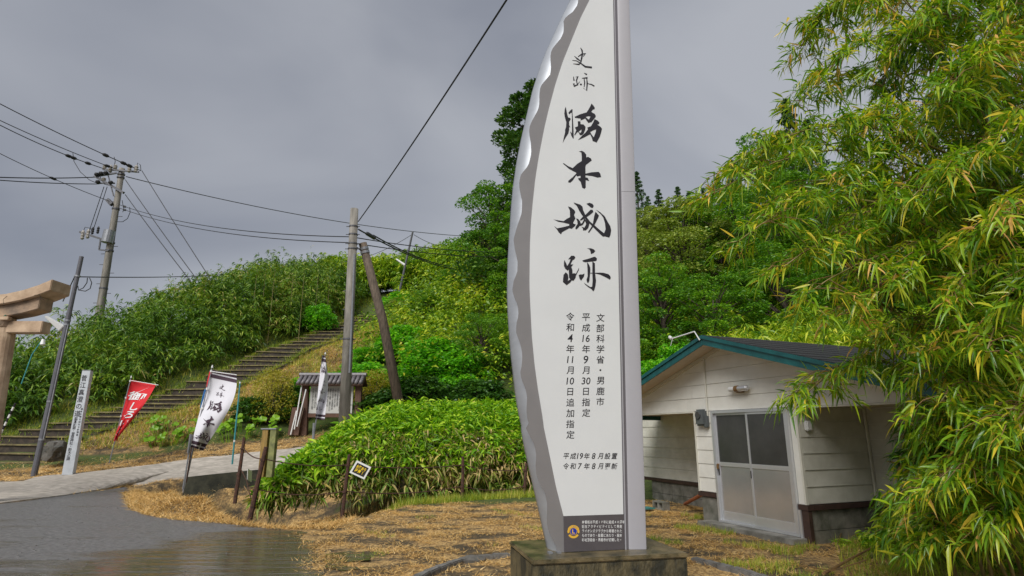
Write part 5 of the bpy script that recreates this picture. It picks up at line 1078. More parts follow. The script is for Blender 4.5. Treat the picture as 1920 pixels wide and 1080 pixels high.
# ------------------------------------------------------------------ rusty fence with wires and warning signs
FG = 'rusty iron fence posts along the ditch'
FP = [((443, 917), (458, 820), 13.6, 'leftmost thin rusty fence post on the straw mound'), ((470, 951), (499, 838), 12.6, 'tilted rusty fence post in front of the square yellowish wooden post'), ((642, 951), (655, 852), 13.7, 'rusty fence post left of the tilted yellow and black sign'), ((866, 936), (868, 856), 15.1, 'rusty fence post standing in front of the leafy hedge'), ((981, 930), (987, 868), 15.9, 'rusty fence post beside the left edge of the white monument')]
tops = []
for i, (a, d, Y_, lb) in enumerate(FP):
    A, B = PY(a[0], a[1], Y_), PY(d[0], d[1], Y_); o = empty('fence_post', A, lb, 'fence post', FG); k = MB(); k.tube([A - z3 * .3, A.lerp(B, .5) + Vector((.01, 0, 0)), B], [.045, .04, .036] if i != 1 else [.055, .05, .045], 8); k.build('shaft', M['rust'], o)
    for t in (.28, .78): q = A.lerp(B, t); k = MB(); k.tube([q - z3 * .015, q + z3 * .015], .055, 8); k.build('wire_tie', M['rust'], o)
    tops.append((A, B))
for i in range(len(tops) - 1):
    for t, w_ in ((.30, 'lower'), (.80, 'upper')):
        if i == 0 and t < .5: continue
        a, d = tops[i][0].lerp(tops[i][1], t), tops[i + 1][0].lerp(tops[i + 1][1], t)
        nm = ['leftmost', 'second', 'third', 'fourth'][i]
        wire(a, d, .10 if t < .5 else .07, .012, M['rust'], '%s rusty fence wire in the %s span from the left' % (w_, nm), group='rusty wires between the fence posts')
A = PY(505, 850, 13.3); o = empty('square_post', A, 'short square wooden post with one yellow and one mossy side beside the hedge', 'post')
for (m_, sx0) in ((M['wood_yellow'], -.16), (M['wood_moss'], .02)):
    k = MB(); a, d = PY(503, 850, 13.4), PY(508, 805, 13.4); k.hexa([a + Vector((sx0, -.07, -.5)), a + Vector((sx0 + .13, -.07, -.5)), a + Vector((sx0 + .13, .08, -.5)), a + Vector((sx0, .08, -.5)), d + Vector((sx0, -.07, 0)), d + Vector((sx0 + .13, -.07, 0)), d + Vector((sx0 + .13, .08, 0)), d + Vector((sx0, .08, 0))]); k.build('plank', m_, o, bevel=.006)
k = MB(); k.box(PY(506.5, 804, 13.4), Vector((.17, 0, 0)), Vector((0, .09, 0)), z3 * .012); k.build('cap', M['steel'], o)
def warn(corners, Y_, label, dys=(0, 0, 0, 0)):
    P4 = [PY(u, v, Y_ + dy) for (u, v), dy in zip(corners, dys)]    # tl tr br bl
    r = empty('warning_sign', (P4[0] + P4[2]) / 2, label, 'sign'); nrm = (P4[1] - P4[0]).cross(P4[3] - P4[0]).normalized(); nrm = -nrm if nrm.y > 0 else nrm
    def Q(s, t, l): return P4[0].lerp(P4[1], s).lerp(P4[3].lerp(P4[2], s), t) + nrm * l
    def pl(s0, s1, t0, t1, l0, l1): k = MB(); k.hexa([Q(s0, t1, l0), Q(s1, t1, l0), Q(s1, t1, l1), Q(s0, t1, l1), Q(s0, t0, l0), Q(s1, t0, l0), Q(s1, t0, l1), Q(s0, t0, l1)]); return k
    pl(0, 1, 0, 1, -.008, 0).build('plate', M['white_plastic'], r); pl(.11, .89, .13, .87, .001, .004).build('panel', M['sign_black'], r)
    for txt_, t_, w_, x0 in (('水路あり', .36, .155, .5), ('注意！', .64, .20, .5)):
        for i, ch in enumerate(txt_):
            gv, gf = glyph_mesh(ch, 0, .03); xs = [v.x for v in gv]; ys = [v.y for v in gv]; cx, cy = (min(xs) + max(xs)) / 2, (min(ys) + max(ys)) / 2; s_ = x0 + (i - (len(txt_) - 1) / 2) * (w_ + .01); hh = .27
            link_mesh('lettering', raw_mesh('lettering', [Q(s_ + (v.x - cx) * w_, t_ - (v.y - cy) * hh * 1.05, .006) - r.location for v in gv], gf, M['sign_yellow']), None, r)
warn([(669, 863), (696, 876), (683, 899), (655, 886)], 13.5, 'tilted grey framed warning sign with yellow characters on black hung on the fence')
warn([(464, 879), (472, 883), (471, 904), (463, 899)], 13.2, 'narrow side on warning sign with yellow characters between the two left fence posts', (0, .35, .35, 0))
# dry sticks and reddish wires under the left posts
for i, (a, m_, d) in enumerate((((452, 880), (462, 900), (470, 935)), ((448, 885), (444, 905), (440, 918)), ((458, 912), (466, 925), (476, 936)), ((566, 962), (572, 975), (590, 970)))):
    k = MB(); k.tube([PY(a[0], a[1], 13), PY(m_[0], m_[1], 12.9), PY(d[0], d[1], 12.8)], .010, 5); o = k.build('bent_wire', M['rust'] if i < 2 else M['twig'], loc=PY(a[0], a[1], 13)); tag(o, ['bent rusty wire hanging under the narrow warning sign', 'reddish wire at the foot of the leftmost fence post', 'dry forked stick in front of the retaining wall by the tilted post', 'pale bent stem at the dark mouth of the ditch'][i], 'stick')
a = PY(118, 610, 23); k = MB()
k = MB(); k.tube([PY(40, 720, 23), PY(60, 665, 23), PY(80, 636, 23)], .02, 5); ob = empty('thin_lamp', PY(40, 720, 23), 'small white round lamp on a thin curved rod in the bamboo grass', 'lamp'); k.build('rod', M['teal_pole'], ob); k = MB(); k.tube([PY(80, 648, 23), PY(80, 646, 23), PY(81, 636, 23)], [.03, .10, .05], 10); k.build('globe', M['white_plastic'], ob)

# ================================================================== vegetation
def unit(a): return a / np.maximum(np.linalg.norm(a, axis=1, keepdims=True), 1e-9)
def leaf_simple(P, D, L_, Wd, droop=.25, roll=.6):
    """4 corners, 2 triangles per leaf, bent at the middle"""
    n = len(P); D = unit(D); up = np.tile([0, 0, 1.], (n, 1)) + RG.normal(0, roll, (n, 3)); S = unit(np.cross(D, up)); L_ = np.asarray(L_).reshape(-1, 1) * np.ones((n, 1)); Wd = np.asarray(Wd).reshape(-1, 1) * np.ones((n, 1))
    mid = P + D * L_ * .45; tip = P + D * L_; tip[:, 2] -= (droop * L_)[:, 0]; V = np.stack([P, mid - S * Wd / 2, mid + S * Wd / 2, tip], 1).reshape(-1, 3)
    b = np.arange(n)[:, None] * 4; return V, np.concatenate([b + [[0, 2, 1]], b + [[1, 2, 3]]])
def leaf_fine(P, D, L_, Wd, droop=.35, roll=.5, fold=.25):
    """8 corners, 8 triangles: folded along the midrib, arched and pointed"""
    n = len(P); D = unit(D); up = np.tile([0, 0, 1.], (n, 1)) + RG.normal(0, roll, (n, 3)); S = unit(np.cross(D, up)); Nn = np.cross(S, D)
    L_ = np.asarray(L_).reshape(-1, 1) * np.ones((n, 1)); Wd = np.asarray(Wd).reshape(-1, 1) * np.ones((n, 1)); dr = np.asarray(droop).reshape(-1, 1) * np.ones((n, 1))
    def at(t): q = P + D * L_ * t; q[:, 2] -= (dr * L_ * t * t)[:, 0]; return q
    def sec(t, w): m = at(t); return [m - S * Wd * w / 2 + Nn * Wd * fold * w, m, m + S * Wd * w / 2 + Nn * Wd * fold * w]
    V = np.stack([P] + sec(.28, 1.) + sec(.66, .72) + [at(1.)], 1).reshape(-1, 3); b = np.arange(n)[:, None] * 8
    F_ = [(0, 2, 1), (0, 3, 2), (1, 2, 5), (1, 5, 4), (2, 3, 6), (2, 6, 5), (4, 5, 7), (5, 6, 7)]
    return V, np.concatenate([b + [list(f)] for f in F_])
def merge(L_):
    V, Fc, n = [], [], 0
    for v, f in L_: V.append(v); Fc.append(f + n); n += len(v)
    return np.concatenate(V), np.concatenate(Fc)
def fan(C, k, spread=1.0, elev=(-.5, .5), heading=None, jit=.03):
    """k leaves leaving each centre; heading (n,) azimuth or None for all round"""
    n = len(C); az = (RG.uniform(0, 2 * np.pi, n) if heading is None else heading)[:, None] + RG.uniform(-spread, spread, (n, k)); el = RG.uniform(elev[0], elev[1], (n, k))
    D = np.stack([np.cos(az) * np.cos(el), np.sin(az) * np.cos(el), np.sin(el)], -1).reshape(-1, 3); P = np.repeat(C, k, 0) + RG.normal(0, jit, (n * k, 3)); return P, D
def stuff(name, V, Q, m, parent=None, label=None, cat=None, loc=None):
    o0 = np.array(off(parent)) if parent is not None else (np.array(loc) if loc is not None else np.zeros(3))
    o = link_mesh(name, np_mesh(name, V - o0, Q, m), None, parent, kind='stuff', loc=loc if parent is None else None)
    if label: tag(o, label, cat)
    return o
def side_of_stairs(x, y):
    P = np.vstack([[-34, 20, 0], [-27, 21.2, 0], SP, [-8.8, 52, 0]])[:, :2]; best = np.full(len(x), 1e9); sg = np.zeros(len(x))
    for a, b in zip(P[:-1], P[1:]):
        e = b - a; t = np.clip(((x - a[0]) * e[0] + (y - a[1]) * e[1]) / (e @ e), 0, 1); dx, dy = x - a[0] - t * e[0], y - a[1] - t * e[1]; d = np.hypot(dx, dy); cr = e[0] * dy - e[1] * dx; m = d < best; best = np.where(m, d, best); sg = np.where(m, np.sign(cr), sg)
    return best * sg      # positive on the left

# ---- bamboo grass thicket left of the stairway
def sasa(x, y, hgt, nclu, k, L_, Wd, top=.45, sway=.25):
    z = terr(x, y); n = len(x); t = RG.uniform(0, 1, (n, nclu)) ** .75 * (1 - top * 0) ; t = top + (1 - top) * t; t[:, 0] = 1.
    az = RG.uniform(0, 2 * np.pi, n); ln = RG.uniform(0, sway, n) * hgt; az2 = RG.uniform(0, 2 * np.pi, (n, nclu)); rr = RG.uniform(.05, .38, (n, nclu)) * (1.15 - t * .75)
    X = x[:, None] + np.cos(az)[:, None] * ln[:, None] * t ** 2 + np.cos(az2) * rr; Y = y[:, None] + np.sin(az)[:, None] * ln[:, None] * t ** 2 + np.sin(az2) * rr; Z = z[:, None] + hgt[:, None] * t
    C = np.stack([X, Y, Z], -1).reshape(-1, 3); hd = az2.reshape(-1); P, D = fan(C, k, 1.1, (-.75, .35), hd, .02); m = len(P)
    return leaf_simple(P, D, L_ * RG.uniform(.6, 1.15, m), Wd * RG.uniform(.7, 1.2, m), .35)
n = 15000; x = RG.uniform(-38, -6, n); y = RG.uniform(20, 54, n); d = side_of_stairs(x, y)
ok = (d > 1.7 + .25 * vnoise(x, y, 1.1, 3)) & (d < 11) & (RG.uniform(0, 1, n) < np.where(d < 5, 1, .55)); x, y, d = x[ok], y[ok], d[ok]
h = (1.75 + .3 * sstep(28, 34, y) + .6 * vnoise(x, y, .5, 1) + .55 * vnoise(x, y, 1.5, 4) + RG.uniform(-.4, .6, len(x))) * (.62 + .38 * sstep(1.5, 3.4, d)); h = np.where(RG.uniform(0, 1, len(h)) < .07, h + RG.uniform(.2, 1.1, len(h)), h)
V, Q = sasa(x, y, h, 11, 4, .36, .066, .30); stuff('bamboo_grass_thicket', V, Q, M['sasa'], label='dense dark green thicket of tall bamboo grass covering the slope left of the stairway', cat='bamboo grass', loc=(-22, 32, 0))
print('sasa tris', len(Q))
n = 2600; x = RG.uniform(-16, 0, n); y = RG.uniform(44.5, 54, n); ok = (side_of_stairs(x, y) < -1.2) | (y > 46.5); x, y = x[ok], y[ok]; h = RG.uniform(2.2, 3.4, len(x)) + .5 * vnoise(x, y, .5, 2)
V, Q = sasa(x, y, h, 11, 4, .42, .10, .25); stuff('hilltop_bamboo_grass', V, Q, M['hill'], label='pale green bamboo grass on the hilltop behind the end of the stairway', cat='bamboo grass', loc=(-8, 48, 8))
# plumes standing above the thicket
bpl = []
for (u, v, Y_) in [(180, 596, 31), (483, 500, 35), (500, 494, 35.5), (517, 492, 35), (552, 496, 37), (572, 497, 36), (598, 500, 38), (620, 503, 39), (330, 530, 33), (388, 512, 34), (120, 578, 29)]:
    tp = PY(u, v, Y_); gz = T(tp.x, tp.y); r = empty('bamboo_plume', Vector((tp.x, tp.y, gz)), 'tufted bamboo grass stalk rising above the thicket against the sky', 'bamboo', 'tufted stalks above the thicket'); k = MB(); k.tube([Vector((tp.x, tp.y, gz)), tp], [.02, .008], 5); k.build('stem', M['culm'], r)
    n = 26; C = np.array(tp)[None] + RG.normal(0, 1, (n, 3)) * [.26, .26, .32] - [0, 0, .3]; P, D = fan(C, 6, 1.4, (-.7, .6)); Vv, Qq = leaf_simple(P, D, .34 * RG.uniform(.6, 1.1, len(P)), .05, .3); stuff('foliage', Vv, Qq, M['sasa'], r)

# ---- hillside growth right of the stairway
def lobes(C, R, nl, L_, Wd, flat=.8, shell=.55, droop=.3, elev=(-.6, .7)):
    """leaves through ball-like clumps, denser towards the outside"""
    n = len(C); U = unit(RG.normal(0, 1, (n * nl, 3))); U[:, 2] = np.abs(U[:, 2]) * np.where(RG.uniform(0, 1, n * nl) < .72, 1, -1); rr = (shell + (1 - shell) * RG.uniform(0, 1, n * nl) ** .6); P = np.repeat(C, nl, 0) + U * (np.repeat(R, nl) * rr)[:, None] * [1, 1, flat]
    az = np.arctan2(U[:, 1], U[:, 0]) + RG.normal(0, .8, len(U)); el = RG.uniform(elev[0], elev[1], len(U)); D = np.stack([np.cos(az) * np.cos(el), np.sin(az) * np.cos(el), np.sin(el)], -1)
    return leaf_simple(P, D, L_ * RG.uniform(.6, 1.2, len(P)), Wd * RG.uniform(.7, 1.2, len(P)), droop, .8)
n = 2700; x = RG.uniform(-16, 34, n); y = RG.uniform(26.5, 58, n); d = side_of_stairs(x, y)
ok = (d < -np.where(y < 40, 5.2, 2.6)) & (x > -9.5 + .12 * (y - 26)) & ~((x < -4.5) & (y < 30)) & (RG.uniform(0, 1, n) < np.where(y < 42, 1., .55)); x, y = x[ok], y[ok]
R_ = RG.uniform(.7, 1.7, len(x)); C = np.stack([x, y, terr(x, y) + R_ * RG.uniform(.3, 1.25, len(x)) + .9 * np.maximum(0, vnoise(x, y, .62, 7))], 1); sel = vnoise(x, y, .33, 9) > -.45
V, Q = lobes(C[sel], R_[sel], 130, .25, .12); stuff('hillside_shrubs', V, Q, M['hill'], label='mixed light green shrubs and vines covering the hillside right of the stairway', cat='undergrowth', loc=(5, 38, 0)); print('hill', len(Q))
h = RG.uniform(1.4, 2.4, (~sel).sum() * 4); x2 = np.repeat(x[~sel], 4) + RG.normal(0, .6, len(h)); y2 = np.repeat(y[~sel], 4) + RG.normal(0, .6, len(h)); V, Q = sasa(x2, y2, h, 7, 4, .28, .05, .3); stuff('hillside_bamboo_grass', V, Q, M['hill'], label='pale bamboo grass patches among the shrubs on the hillside', cat='bamboo grass', loc=(5, 38, .0)); print('hill sasa', len(Q))

# ---- trees
def tree_proto(name, kind, seed):
    """unit tree: base at the origin, 1 tall; returns an Empty with trunk, limbs and crown"""
    global RG
    keep = RG; RG = np.random.default_rng(seed); random.seed(seed)
    r = bpy.data.objects.new(name, None); COL.objects.link(r); tr = MB(); lb = MB(); parts = []
    Hh = 10.
    if kind in ('decid', 'olive'):
        top = Vector((.3, .2, Hh * .82)); P = [Vector((0, 0, -.5)), Vector((.1, -.1, Hh * .3)), Vector((-.1, .1, Hh * .55)), top]; tr.tube(P, [.26, .19, .12, .04], 9); C, R_ = [], []
        nl = 46
        for i in range(nl):
            z = Hh * (.26 + .70 * ((i + .5) / nl)); rad = Hh * .30 * math.sin(math.pi * min(1, max(.08, (z / Hh - .12) / .95))) ** .7; a = i * 2.4 + random.uniform(-.4, .4); q = rad * random.uniform(.35, 1.)
            c_ = Vector((q * math.cos(a), q * math.sin(a), z + random.uniform(-.3, .3))); C.append(c_); R_.append(random.uniform(.65, 1.15) * (1.1 - .35 * z / Hh)); st0 = Vector((0, 0, z * .72)); m_ = st0.lerp(c_, .5) + Vector((0, 0, .25)); lb.tube([st0, m_, c_], [.07, .045, .02], 5)
        V_, Q_ = lobes(np.array(C), np.array(R_), 330, .20, .105, .62, .45)
    elif kind == 'cedar':       # tall clumpy conifer
        tr.tube([Vector((0, 0, -.5)), Vector((.1, 0, Hh * .5)), Vector((0, 0, Hh * .97))], [.24, .14, .02], 9); C, R_ = [], []
        for i in range(62):
            z = Hh * (.10 + .88 * (i + .5) / 62); rad = Hh * .255 * (1 - z / Hh) ** .62 + .1; a = i * 2.399 + random.uniform(-.3, .3); q = rad * random.uniform(.45, 1.05); c_ = Vector((q * math.cos(a), q * math.sin(a), z + random.uniform(-.15, .15))); C.append(c_); R_.append(.34 + .62 * (1 - z / Hh)); lb.tube([Vector((0, 0, z - .15)), c_], [.05, .015], 5)
        V_, Q_ = lobes(np.array(C), np.array(R_) * .95, 420, .17, .085, .6, .35, .1, (-.2, 1.1))
    else:                      # narrow far conifer
        tr.tube([Vector((0, 0, -.5)), Vector((0, 0, Hh * .98))], [.18, .02], 7); C, R_ = [], []
        for i in range(46):
            z = Hh * (.08 + .92 * (i + .5) / 46); rad = Hh * .155 * (1 - z / Hh) ** .9; a = i * 2.399; c_ = Vector((rad * math.cos(a), rad * math.sin(a), z)); C.append(c_); R_.append(.12 + .55 * (1 - z / Hh))
        V_, Q_ = lobes(np.array(C), np.array(R_), 120, .22, .09, .7, .3, .35, (-.7, .3))
    o = tr.build('trunk', M['bark'], r, smooth=True)
    if lb.v: lb.build('limbs', M['bark'], o, kind='stuff')
    link_mesh('crown', np_mesh('crown', V_, Q_, {'decid': M['decid'], 'olive': M['olive'], 'cedar': M['conifer'], 'far': M['far_conifer']}[kind]), None, r, kind='stuff')
    RG = keep; return r
protos = {'olive': tree_proto('deciduous_tree', 'olive', 3), 'decid': tree_proto('deciduous_tree', 'decid', 5), 'decid2': tree_proto('deciduous_tree', 'decid', 8), 'cedar': tree_proto('cedar_tree', 'cedar', 4), 'far': tree_proto('conifer_tree', 'far', 6)}
used = set()
def tree(kind, u, vtop, Y_, label, cat='tree', group=None, wide=1., sink=.4):
    tp = PY(u, vtop, Y_); gz = T(tp.x, tp.y) - sink; s = (tp.z - gz) / 10.; sc = (s * wide, s * wide, s); rz = random.uniform(0, 6.28)
    if kind in used: o = copy_tree(protos[kind], None, (tp.x, tp.y, gz), rz, sc)
    else: o = protos[kind]; used.add(kind); o.location = (tp.x, tp.y, gz); o.rotation_euler = (0, 0, rz); o.scale = sc
    tag(o, label, cat, group)
    if group is None and 'group' in o: del o['group']
    return o
tree('cedar', 1003, 158, 36, 'tall clumpy dark conifer partly hidden by the left edge of the white monument', wide=1.12, sink=1.5)
tree('decid', 930, 352, 35, 'bushy mid green tree below the tall conifer left of the monument', wide=1.05)
tree('decid2', 965, 415, 33, 'lower leafy tree touching the left edge of the monument')
tree('decid', 905, 590, 27.5, 'dark leafy tree at the foot of the hillside just left of the monument', wide=1.2)
tree('olive', 1275, 372, 33, 'pale olive green tree with a rounded crown above the house ridge', wide=1.25)
tree('olive', 1205, 395, 36, 'smaller olive green tree directly right of the monument', wide=1.1)
tree('decid2', 1235, 490, 28, 'bright leafy tree between the monument and the house roof', wide=1.2)
tree('decid', 1385, 362, 32, 'dark broad tree behind the bamboo tips right of the olive tree', wide=1.3)
tree('decid2', 1460, 470, 27, 'lower dark tree behind the house roof beside the bamboo', wide=1.35)
tree('decid', 1330, 520, 26, 'dark shaded tree standing low behind the house ridge', wide=1.4)
tree('decid2', 1440, 262, 40, 'dark round tree whose top shows just left of the upper bamboo', wide=1.15)
tree('decid', 1560, 330, 30, 'dark tree mostly hidden behind the bamboo stalks', wide=1.3)
tree('decid2', 800, 545, 35, 'small leafy tree on the hillside right of the leaning pole', wide=1.5)
tree('decid', 855, 500, 38, 'small dark tree on the hillside below the conifer left of the monument', wide=1.4)
tree('olive', 905, 505, 36, 'small yellowish tree on the hillside just below the tall conifer', wide=1.5)
tree('decid2', 770, 492, 46, 'low tree on the skyline behind the thin lamp pole', wide=1.7)
tree('decid', 838, 478, 48, 'round tree on the skyline right of the thin lamp pole', wide=1.6)
tree('olive', 745, 560, 37, 'small pale tree beside the top of the stairway', wide=1.5)
tree('decid', 930, 590, 30, 'dark low tree on the slope touching the monument edge above the hedge', wide=1.5)
tree('olive', 1345, 400, 36, 'yellowish green tree just right of the rounded olive tree', wide=1.3)
tree('decid2', 1430, 330, 38, 'tall mid green tree behind the left bamboo sprays', wide=1.2)
tree('decid', 1310, 385, 44, 'dark green tree filling the skyline gap right of the small conifers', wide=1.5)
tree('decid2', 1640, 440, 25, 'dark tree deep behind the bamboo to the right of the house', wide=1.3)
tree('decid', 1160, 560, 27, 'shrubby green tree seen low between the monument and the house', wide=1.3)
for i, (u, v, Y_, lb) in enumerate([(1193, 322, 52, 'tall narrow conifer touching the right edge of the monument'), (1234, 355, 58, 'small pointed conifer on the skyline above the olive tree'), (1214, 368, 56, 'short conifer between two taller ones near the monument'), (1270, 350, 56, 'wide pointed conifer in the middle of the skyline row'), (1291, 360, 58, 'conifer on the skyline just right of the row middle'), (1318, 352, 55, 'conifer on the skyline beside the outermost bamboo tip'), (1345, 330, 52, 'conifer behind the outermost bamboo tip'), (1371, 300, 50, 'conifer rising behind the left bamboo sprays'), (1472, 186, 44, 'tall dark conifer top seen at the upper left of the bamboo'), (1512, 225, 44, 'conifer beside the tallest one behind the bamboo'), (1252, 378, 54, 'lowest conifer of the skyline row above the olive tree')]):
    tree('far', u, v, Y_, lb, 'conifer', 'conifers on the hill skyline', wide=1.15)

# ---- round shrubs near the notice board and up the bank
def shrub_proto(m, seed, L_=.13, Wd=.075, nlob=26, per=260, name='shrub', flat=.8):
    global RG
    keep = RG; RG = np.random.default_rng(seed); random.seed(seed); r = bpy.data.objects.new(name, None); COL.objects.link(r); C, R_ = [], []; b = MB()
    for i in range(nlob):
        a = i * 2.399; z = .25 + 1.5 * (i + .5) / nlob; q = 1.0 * math.sqrt(max(0.05, 1 - ((z - .55) / 1.35) ** 2)) * random.uniform(.4, .95); c_ = Vector((q * math.cos(a), q * math.sin(a), z)); C.append(c_); R_.append(random.uniform(.28, .46)); b.tube([Vector((0, 0, -.1)), c_ * .6, c_], [.03, .02, .01], 4)
    V_, Q_ = lobes(np.array(C), np.array(R_), per, L_, Wd, flat, .4); b.build('stems', M['bark'], r, kind='stuff'); link_mesh('foliage', np_mesh('foliage', V_, Q_, m), None, r, kind='stuff'); RG = keep; return r
SH = {'bright': shrub_proto(M['shrub'], 21), 'bright2': shrub_proto(M['shrub'], 22, .16, .08), 'dark': shrub_proto(M['shrub_dark'], 23, .15, .07), 'yellow': shrub_proto(M['shrub_yellow'], 24, .09, .035, 30, 200)}
us2 = set()
def shrub(kind, u, v, Y_, w, h, label, group=None):
    b_ = PY(u, v, Y_); gz = T(b_.x, b_.y); sc = (w / 1.25, w / 1.25, h / 2.05); rz = random.uniform(0, 6)
    if kind in us2: o = copy_tree(SH[kind], None, (b_.x, b_.y, gz), rz, sc)
    else: o = SH[kind]; us2.add(kind); o.location = (b_.x, b_.y, gz); o.rotation_euler = (0, 0, rz); o.scale = sc
    tag(o, label, 'shrub', group); 
    if group is None and 'group' in o: del o['group']
shrub('yellow', 513, 770, 25.6, 1.2, 2.5, 'feathery yellow green shrub left of the notice board')
shrub('dark', 470, 790, 25.4, 1.0, 1.2, 'low dark green shrub left of the feathery yellow shrub')
shrub('dark', 545, 780, 26.3, 1.1, 1.6, 'dark green shrub just behind the left post of the notice board')
shrub('bright', 600, 722, 27.2, 1.7, 1.75, 'bright green shrub directly behind the notice board roof')
shrub('bright2', 680, 720, 28, 1.6, 1.7, 'bright green shrub behind the concrete pole')
shrub('yellow', 700, 755, 26.4, 1.3, 1.9, 'yellowish shrub at the foot of the leaning wooden pole')
shrub('bright', 815, 712, 28, 2.2, 2.3, 'large vivid green shrub right of the leaning wooden pole')
shrub('bright2', 760, 655, 31, 1.7, 2.0, 'vivid green shrub up the bank above the leaning pole')
shrub('bright', 860, 710, 27, 1.6, 2.2, 'vivid green shrub above the middle of the leafy hedge')
shrub('dark', 780, 760, 25.2, 1.9, 1.9, 'dark shrub just above the hedge right of the leaning pole')
shrub('dark', 905, 750, 25, 1.7, 1.8, 'dark shrub above the hedge near the monument')
shrub('dark', 715, 790, 25, 1.5, 1.3, 'dark low shrub behind the hedge at the pole foot')
shrub('bright2', 598, 608, 38.5, 1.3, 2.1, 'bright green shrub standing out of the thicket beside the upper stairs')
shrub('bright2', 752, 600, 39, 1.5, 1.8, 'light green shrub near the top of the stairway')
shrub('bright', 690, 668, 31.5, 1.2, 1.0, 'small bright shrub on the bank beside the middle stairs')
shrub('bright', 1225, 620, 24, 1.6, 2.6, 'bright green shrub between the monument and the green fascia')
shrub('bright2', 1270, 600, 25.5, 1.6, 2.8, 'bright shrub behind the left slope of the house roof')
shrub('dark', 1180, 700, 22, 2.0, 2.6, 'dark shrub behind the monument and left of the house')
# round leaved plants on the bank
def fuki(u0, v0, Y_, n, w, label):
    c0 = PY(u0, v0, Y_); gz = T(c0.x, c0.y); r = empty('butterbur', Vector((c0.x, c0.y, gz)), label, 'plant')
    for i in range(n):
        x_, y_ = c0.x + random.uniform(-w, w), c0.y + random.uniform(-.6, .5); h = random.uniform(.25, .75); c_ = Vector((x_, y_, T(x_, y_) + h)); R0 = random.uniform(.10, .20); tl = Vector((random.uniform(-.4, .4), random.uniform(-.9, -.2), 1)).normalized(); a_ = tl.cross(Vector((1, 0, 0))).normalized(); b_ = tl.cross(a_)
        rim = [c_ + (a_ * math.cos(q) + b_ * math.sin(q)) * R0 * (1 - .35 * max(0, math.cos(q - 1.5)) ** 12) + tl * .03 * math.sin(q * 4 + i) for q in [2 * math.pi * k / 14 for k in range(14)]]; k = MB(); k.add([c_ - tl * .04] + rim, [[0, j + 1, (j + 1) % 14 + 1] for j in range(14)]); o = k.build('leaf', M['fuki'], r)
        k = MB(); k.tube([Vector((x_ * .7 + c0.x * .3, y_, T(x_, y_) - .02)), c_ - tl * .04], .012, 4); k.build('stalk', M['fuki'], o)
fuki(322, 805, 23.8, 26, 1.1, 'clump of large round bright leaves between the red and the white banner')
fuki(455, 800, 24.0, 26, 1.3, 'clump of large round bright leaves right of the white banner')
fuki(400, 785, 24.6, 10, .8, 'small clump of round leaves behind the white banner')

# ---- leafy hedge behind the fence
hx = [PY(500, 880, 14.0), PY(515, 850, 14.4), PY(560, 822, 14.8), PY(620, 800, 15.6), PY(650, 780, 16), PY(720, 760, 16.5), PY(850, 748, 17), PY(985, 742, 17.3), PY(1100, 740, 17.6)]
HX = np.array([(-5.75, .35), (-5.4, .8), (-5.0, 1.3), (-4.6, 1.72), (-4.2, 2.05), (-3.6, 2.36), (-2.5, 2.46), (0, 2.5), (3, 2.5)]); FX = np.array([[PY(498, 930, 13.4).x, 13.75], [PY(560, 930, 13.9).x, 14.15], [PY(650, 930, 14.6).x, 14.7], [PY(866, 920, 15.8).x, 15.9], [PY(985, 915, 16.6).x, 16.7], [3.2, 17.2]])
hedge = empty('bamboo_grass_hedge', Vector((-1.5, 17, .3)), 'broad leaved bright green bamboo grass hedge with dry lower leaves behind the rusty fence', 'hedge')
def hedge_pts(n, s0, s1, inner):
    x = RG.uniform(HX[0, 0] + .05, 3.0, n); s = RG.uniform(s0, s1, n); zt = np.interp(x, HX[:, 0], HX[:, 1]) + .10 * vnoise(x, s * 3, 2.4, 4) + .06 * vnoise(x, s * 5, 6, 2); y0 = np.interp(x, FX[:, 0], FX[:, 1]); zb_ = terr(x, y0) + .12; zb_ = np.maximum(zb_, .02) + .02
    a = s * np.pi / 2; q = 1 - inner * RG.uniform(0, 1, n) ** 1.6; bulge = .12 * vnoise(x, s * 4, 1.9, 8)
    dep = np.interp(x, [HX[0, 0], HX[0, 0] + 2.2, 3], [1.2, 3.4, 3.6]); y = y0 + dep * (1 - np.cos(a) * q) + bulge - .1 ; z = zb_ + (zt - zb_) * (np.sin(a) ** .8) * q + (1 - q) * 0; return x, y, z, s
x, y, z, s = hedge_pts(6200, .14, 1.25, .22); C = np.stack([x, y, z], 1); hd = -np.pi / 2 + RG.normal(0, 1.1, len(x)); P, D = fan(C, 5, 1.5, (-.35, 1.05), hd, .06); V, Q = leaf_fine(P, D, .27 * RG.uniform(.45, 1.2, len(P)), .064 * RG.uniform(.6, 1.25, len(P)), .35 * RG.uniform(.1, 1.8, len(P)), .7); stuff('upper_foliage', V, Q, M['kuma'], hedge); print('hedge', len(Q))
x, y, z, s = hedge_pts(1900, .0, .42, .25); C = np.stack([x, y, z], 1); hd = -np.pi / 2 + RG.normal(0, 1.2, len(x)); P, D = fan(C, 5, 1.5, (-1.0, .5), hd, .06); V, Q = leaf_fine(P, D, .24 * RG.uniform(.5, 1.2, len(P)), .052 * RG.uniform(.7, 1.2, len(P)), .6, .6); stuff('lower_foliage', V, Q, M['kuma_dry'], hedge)
b = MB()
for i in range(260):
    x_ = random.uniform(HX[0, 0] + .3, 2.9); y_ = float(np.interp(x_, FX[:, 0], FX[:, 1])) + random.uniform(.15, 1.6); g0 = T(x_, y_); b.tube([(x_, y_, g0 - .1), (x_ + random.uniform(-.15, .15), y_ - .1, g0 + random.uniform(.6, 1.3))], .009, 4)
b.build('stems', M['twig'], hedge, kind='stuff')
